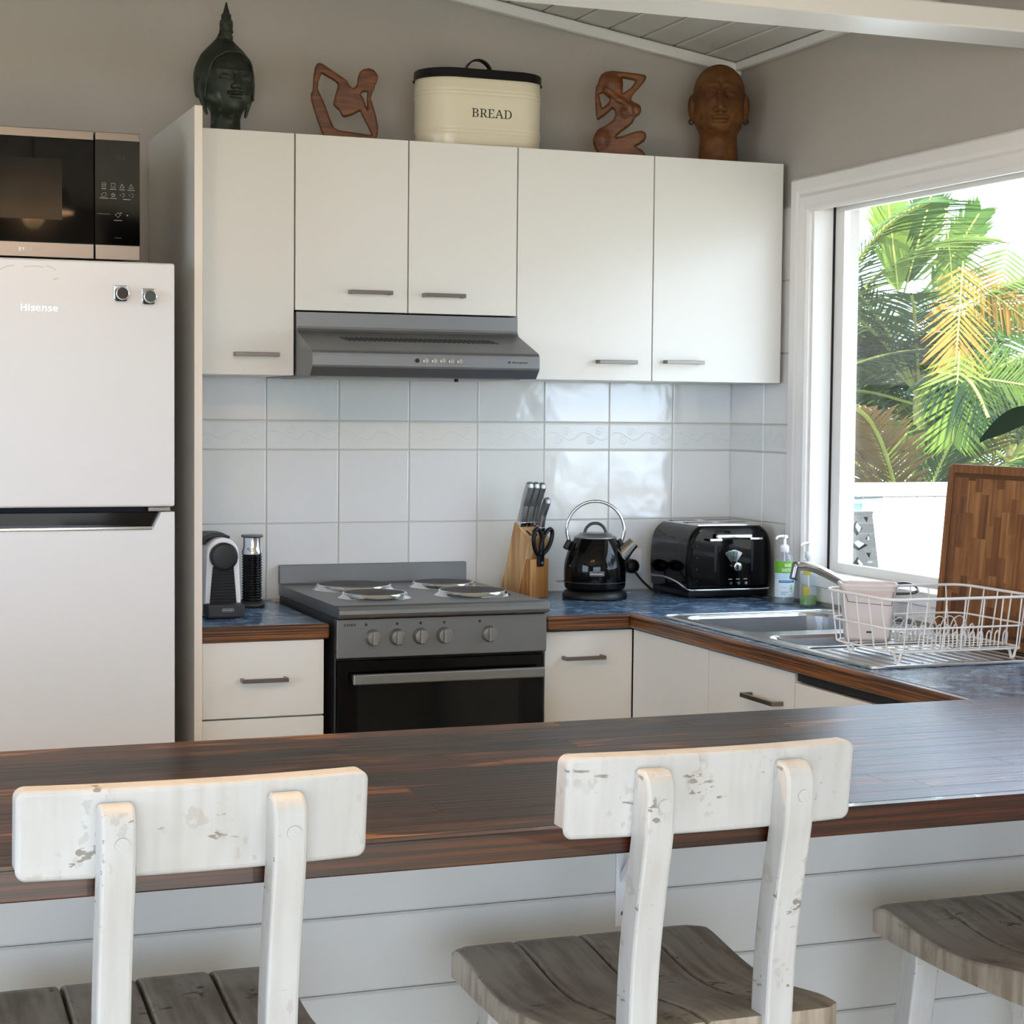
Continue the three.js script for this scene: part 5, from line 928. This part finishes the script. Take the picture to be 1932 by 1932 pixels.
{ // palms beyond the fence, plus unseen ones added to screen sky light
  const leafM = (hex) => new THREE.MeshPhysicalMaterial({ color: hex, roughness: 0.75, transmission: 0.3, thickness: 0, side: THREE.DoubleSide, specularIntensity: 0.15 });
  const LM = { deep: leafM(0x19301a), mid: leafM(0x2a4620), green: leafM(0x3a5624), light: leafM(0x54692e), lime: leafM(0x647d32), gold: leafM(0x947030), dry: leafM(0x6e5a34) };
  // frond along +z, blade in the x-z plane, curling down along -y
  function frondGeo(L, n, leaf, w, bend, ang, hang, bare = 0.14) {
    const pos = [], idx = [];
    const at = (s) => V(0, 0.12 * L * s - bend * L * s * s, L * s * (1 - 0.18 * s * s));
    const blade = (o, d, up, len, wd, sag) => {
      const side = V().crossVectors(d, up).normalize(), b = pos.length / 3, q = 4;
      for (let i = 0; i <= q; i++) { const t = i / q, c = o.clone().addScaledVector(d, len * t); c.y -= sag * len * t * t; const ww = wd * [0.55, 1, 0.95, 0.6, 0.04][i]; const l = c.clone().addScaledVector(side, ww), r = c.clone().addScaledVector(side, -ww); pos.push(l.x, l.y, l.z, r.x, r.y, r.z); if (i < q) { const k = b + i * 2; idx.push(k, k + 2, k + 1, k + 1, k + 2, k + 3); } }
    };
    for (let i = 0; i < n; i++) {
      const s = bare + (1 - bare) * (i + 0.5) / n, p = at(s), tg = at(Math.min(1, s + 0.02)).sub(at(s - 0.02)).normalize();
      const len = leaf * Math.pow(Math.sin(clamp(0.12 + 0.86 * (s - bare) / (1 - bare)) * PI), 0.6) * R(0.88, 1.08);
      for (const e of [-1, 1]) { const a = ang * (1 - 0.45 * s) + R(-0.06, 0.06), d = V(e * Math.sin(a), R(-0.06, 0.1), 0).addScaledVector(tg, Math.cos(a)).normalize(); blade(p, d, V(0, 1, 0.1 * e), len, w * R(0.8, 1.15), hang * R(0.7, 1.3)); }
    }
    const g = new THREE.BufferGeometry(); g.setAttribute('position', new THREE.Float32BufferAttribute(pos, 3)); g.setIndex(idx); g.computeVertexNormals();
    const rach = tube([0, 0.25, 0.5, 0.75, 1].map((s) => at(s)), 0.008 * Math.max(0.5, L), 5, 16);
    return { leaves: g, rachis: rach };
  }
  const kinds = [frondGeo(1.05, 36, 0.36, 0.0062, 0.34, 1.05, 0.35), frondGeo(1.2, 40, 0.4, 0.0064, 0.5, 0.95, 0.5), frondGeo(0.95, 32, 0.32, 0.0065, 0.22, 1.1, 0.25), frondGeo(1.1, 36, 0.38, 0.006, 0.42, 1.0, 0.7)];
  const hero = { gold: frondGeo(0.62, 21, 0.25, 0.0068, 0.1, 1.0, 0.1, 0.03), long: frondGeo(0.95, 30, 0.36, 0.0085, 0.16, 1.15, 0.12, 0.04), fan: frondGeo(0.5, 19, 0.26, 0.0068, 0.12, 1.15, 0.1, 0.02), blade: frondGeo(0.85, 34, 0.3, 0.0135, 0.06, 0.6, 0.03, 0.1) };
  const rm = M(0x8a9440, 0.6), stemM = M(0x8f8a4e, 0.7);
  const q = new THREE.Quaternion(), mtx = new THREE.Matrix4();
  function addFrond(t, kind, m, o, dir, up, sc = 1) {
    const z = V(...dir).normalize(), x = V().crossVectors(V(...up), z).normalize(), y = V().crossVectors(z, x);
    const f = part('frond', kind.leaves, m, t); f.position.set(...o); f.quaternion.setFromRotationMatrix(mtx.makeBasis(x, y, z)); f.scale.setScalar(sc);
    part('midrib', kind.rachis, rm, f); return f;
  }
  function palm(label, x, z, crown, n, cols, tilt = [0.25, 1.25], turn = 0) {
    const t = thing('palm', label, 'palm', [x, -0.5, z]), h = crown + 0.5;
    part('trunk', lathe([...Array(22)].flatMap((_, i) => { const y = h * i / 21, r = 0.04 - 0.012 * i / 21; return [[r, y], [r * 1.1, y + 0.012]]; }), 14), stemM, t);
    for (let i = 0; i < n; i++) { const a = turn + i * 2.4 + R(-0.2, 0.2), e = R(...tilt); addFrond(t, kinds[Math.floor(rnd() * 4)], LM[cols[Math.floor(rnd() * cols.length)]], [Math.cos(a) * 0.02, h - 0.03 - (1.2 - e) * 0.12, Math.sin(a) * 0.02], [Math.cos(a) * Math.cos(e), Math.sin(e), Math.sin(a) * Math.cos(e)], [0, 1, 0.01], R(0.85, 1.15)); }
    return t;
  }
  const mixed = ['deep', 'mid', 'green', 'light', 'mid'];
  palm('dense palm filling the window beside the frame', 2.2, -3.4, 1.7, 18, mixed);
  const gp = palm('palm with a hanging golden frond behind the fence', 2.82, -3.35, 1.62, 16, mixed, [0.2, 1.1], 1);
  palm('broad palm behind the cutting board', 3.5, -3.5, 1.3, 16, mixed, [0.3, 1.0], 2);
  palm('palm at the middle of the back row', 3.5, -5.2, 1.6, 22, mixed, [0.2, 1.0], 0.5);
  palm('back row palm in front of the open sky', 4.5, -5.6, 1.3, 20, mixed, [0.1, 0.9], 0.9);
  palm('low bushy palm just above the fence rail', 2.6, -3.1, 0.7, 15, [...mixed, 'dry'], [0.8, 1.35], 0.2);
  palm('palm deep in the gap between the others', 3.0, -4.4, 1.1, 20, mixed, [0.3, 1.3], 2.2);
  palm('far low palm at the end of the back row', 4.1, -4.6, 0.9, 20, mixed, [0.3, 1.2], 1.6);
  palm('palm at the window edge of the back row', 2.7, -5.0, 1.5, 20, mixed, [0.2, 1.3], 2.9);
  palm('unseen palm added beside the house to screen sky light, past the sink window', 2.3, 1.9, 1.7, 16, mixed, [0.1, 1.2], 0.4);  // this and the next two: out of view, added to dim the corner cabinet
  palm('unseen palm added beside the house to screen sky light, level with the bar', 2.5, 3.1, 1.6, 16, mixed, [0.1, 1.2], 1.4);
  palm('unseen palm added beside the house to screen sky light, behind the stools', 2.2, 4.3, 1.7, 16, mixed, [0.1, 1.2], 2.4);
  const L = (x, y, z) => [x - 2.82, y + 0.5, z + 3.35], toCam = [-0.52, 0.1, 0.85];
  addFrond(gp, hero.gold, LM.gold, L(2.66, 2.16, -2.75), [-0.1, -1, 0.06], toCam);
  addFrond(gp, hero.gold, LM.gold, L(2.68, 2.12, -2.8), [0.75, -0.5, 0.1], toCam, 0.85);
  addFrond(gp, hero.fan, LM.light, L(2.62, 2.42, -2.85), [0.1, -1, 0.05], toCam, 0.95);
  addFrond(gp, hero.fan, LM.light, L(2.95, 2.25, -2.8), [-0.2, -1, 0.0], toCam, 0.9);
  addFrond(gp, hero.long, LM.green, L(3.45, 1.9, -2.75), [-1, -0.42, 0.05], toCam, 0.95);
  addFrond(gp, hero.fan, LM.lime, L(2.55, 1.72, -2.6), [-0.12, -1, 0.08], toCam, 1.05);
  addFrond(gp, hero.long, LM.light, L(2.5, 1.62, -2.7), [0.85, -0.1, 0.1], toCam, 0.7);
  addFrond(gp, hero.blade, LM.lime, L(2.47, 1.95, -3.0), [-0.16, 1, 0.0], toCam, 0.8);
  addFrond(gp, hero.blade, LM.mid, L(2.55, 2.0, -3.1), [0.3, 1, 0.0], toCam, 0.8);
  addFrond(gp, hero.blade, LM.green, L(2.75, 2.0, -3.2), [0.62, 0.9, 0.0], toCam, 0.75);
}

renderer.render(scene, camera);
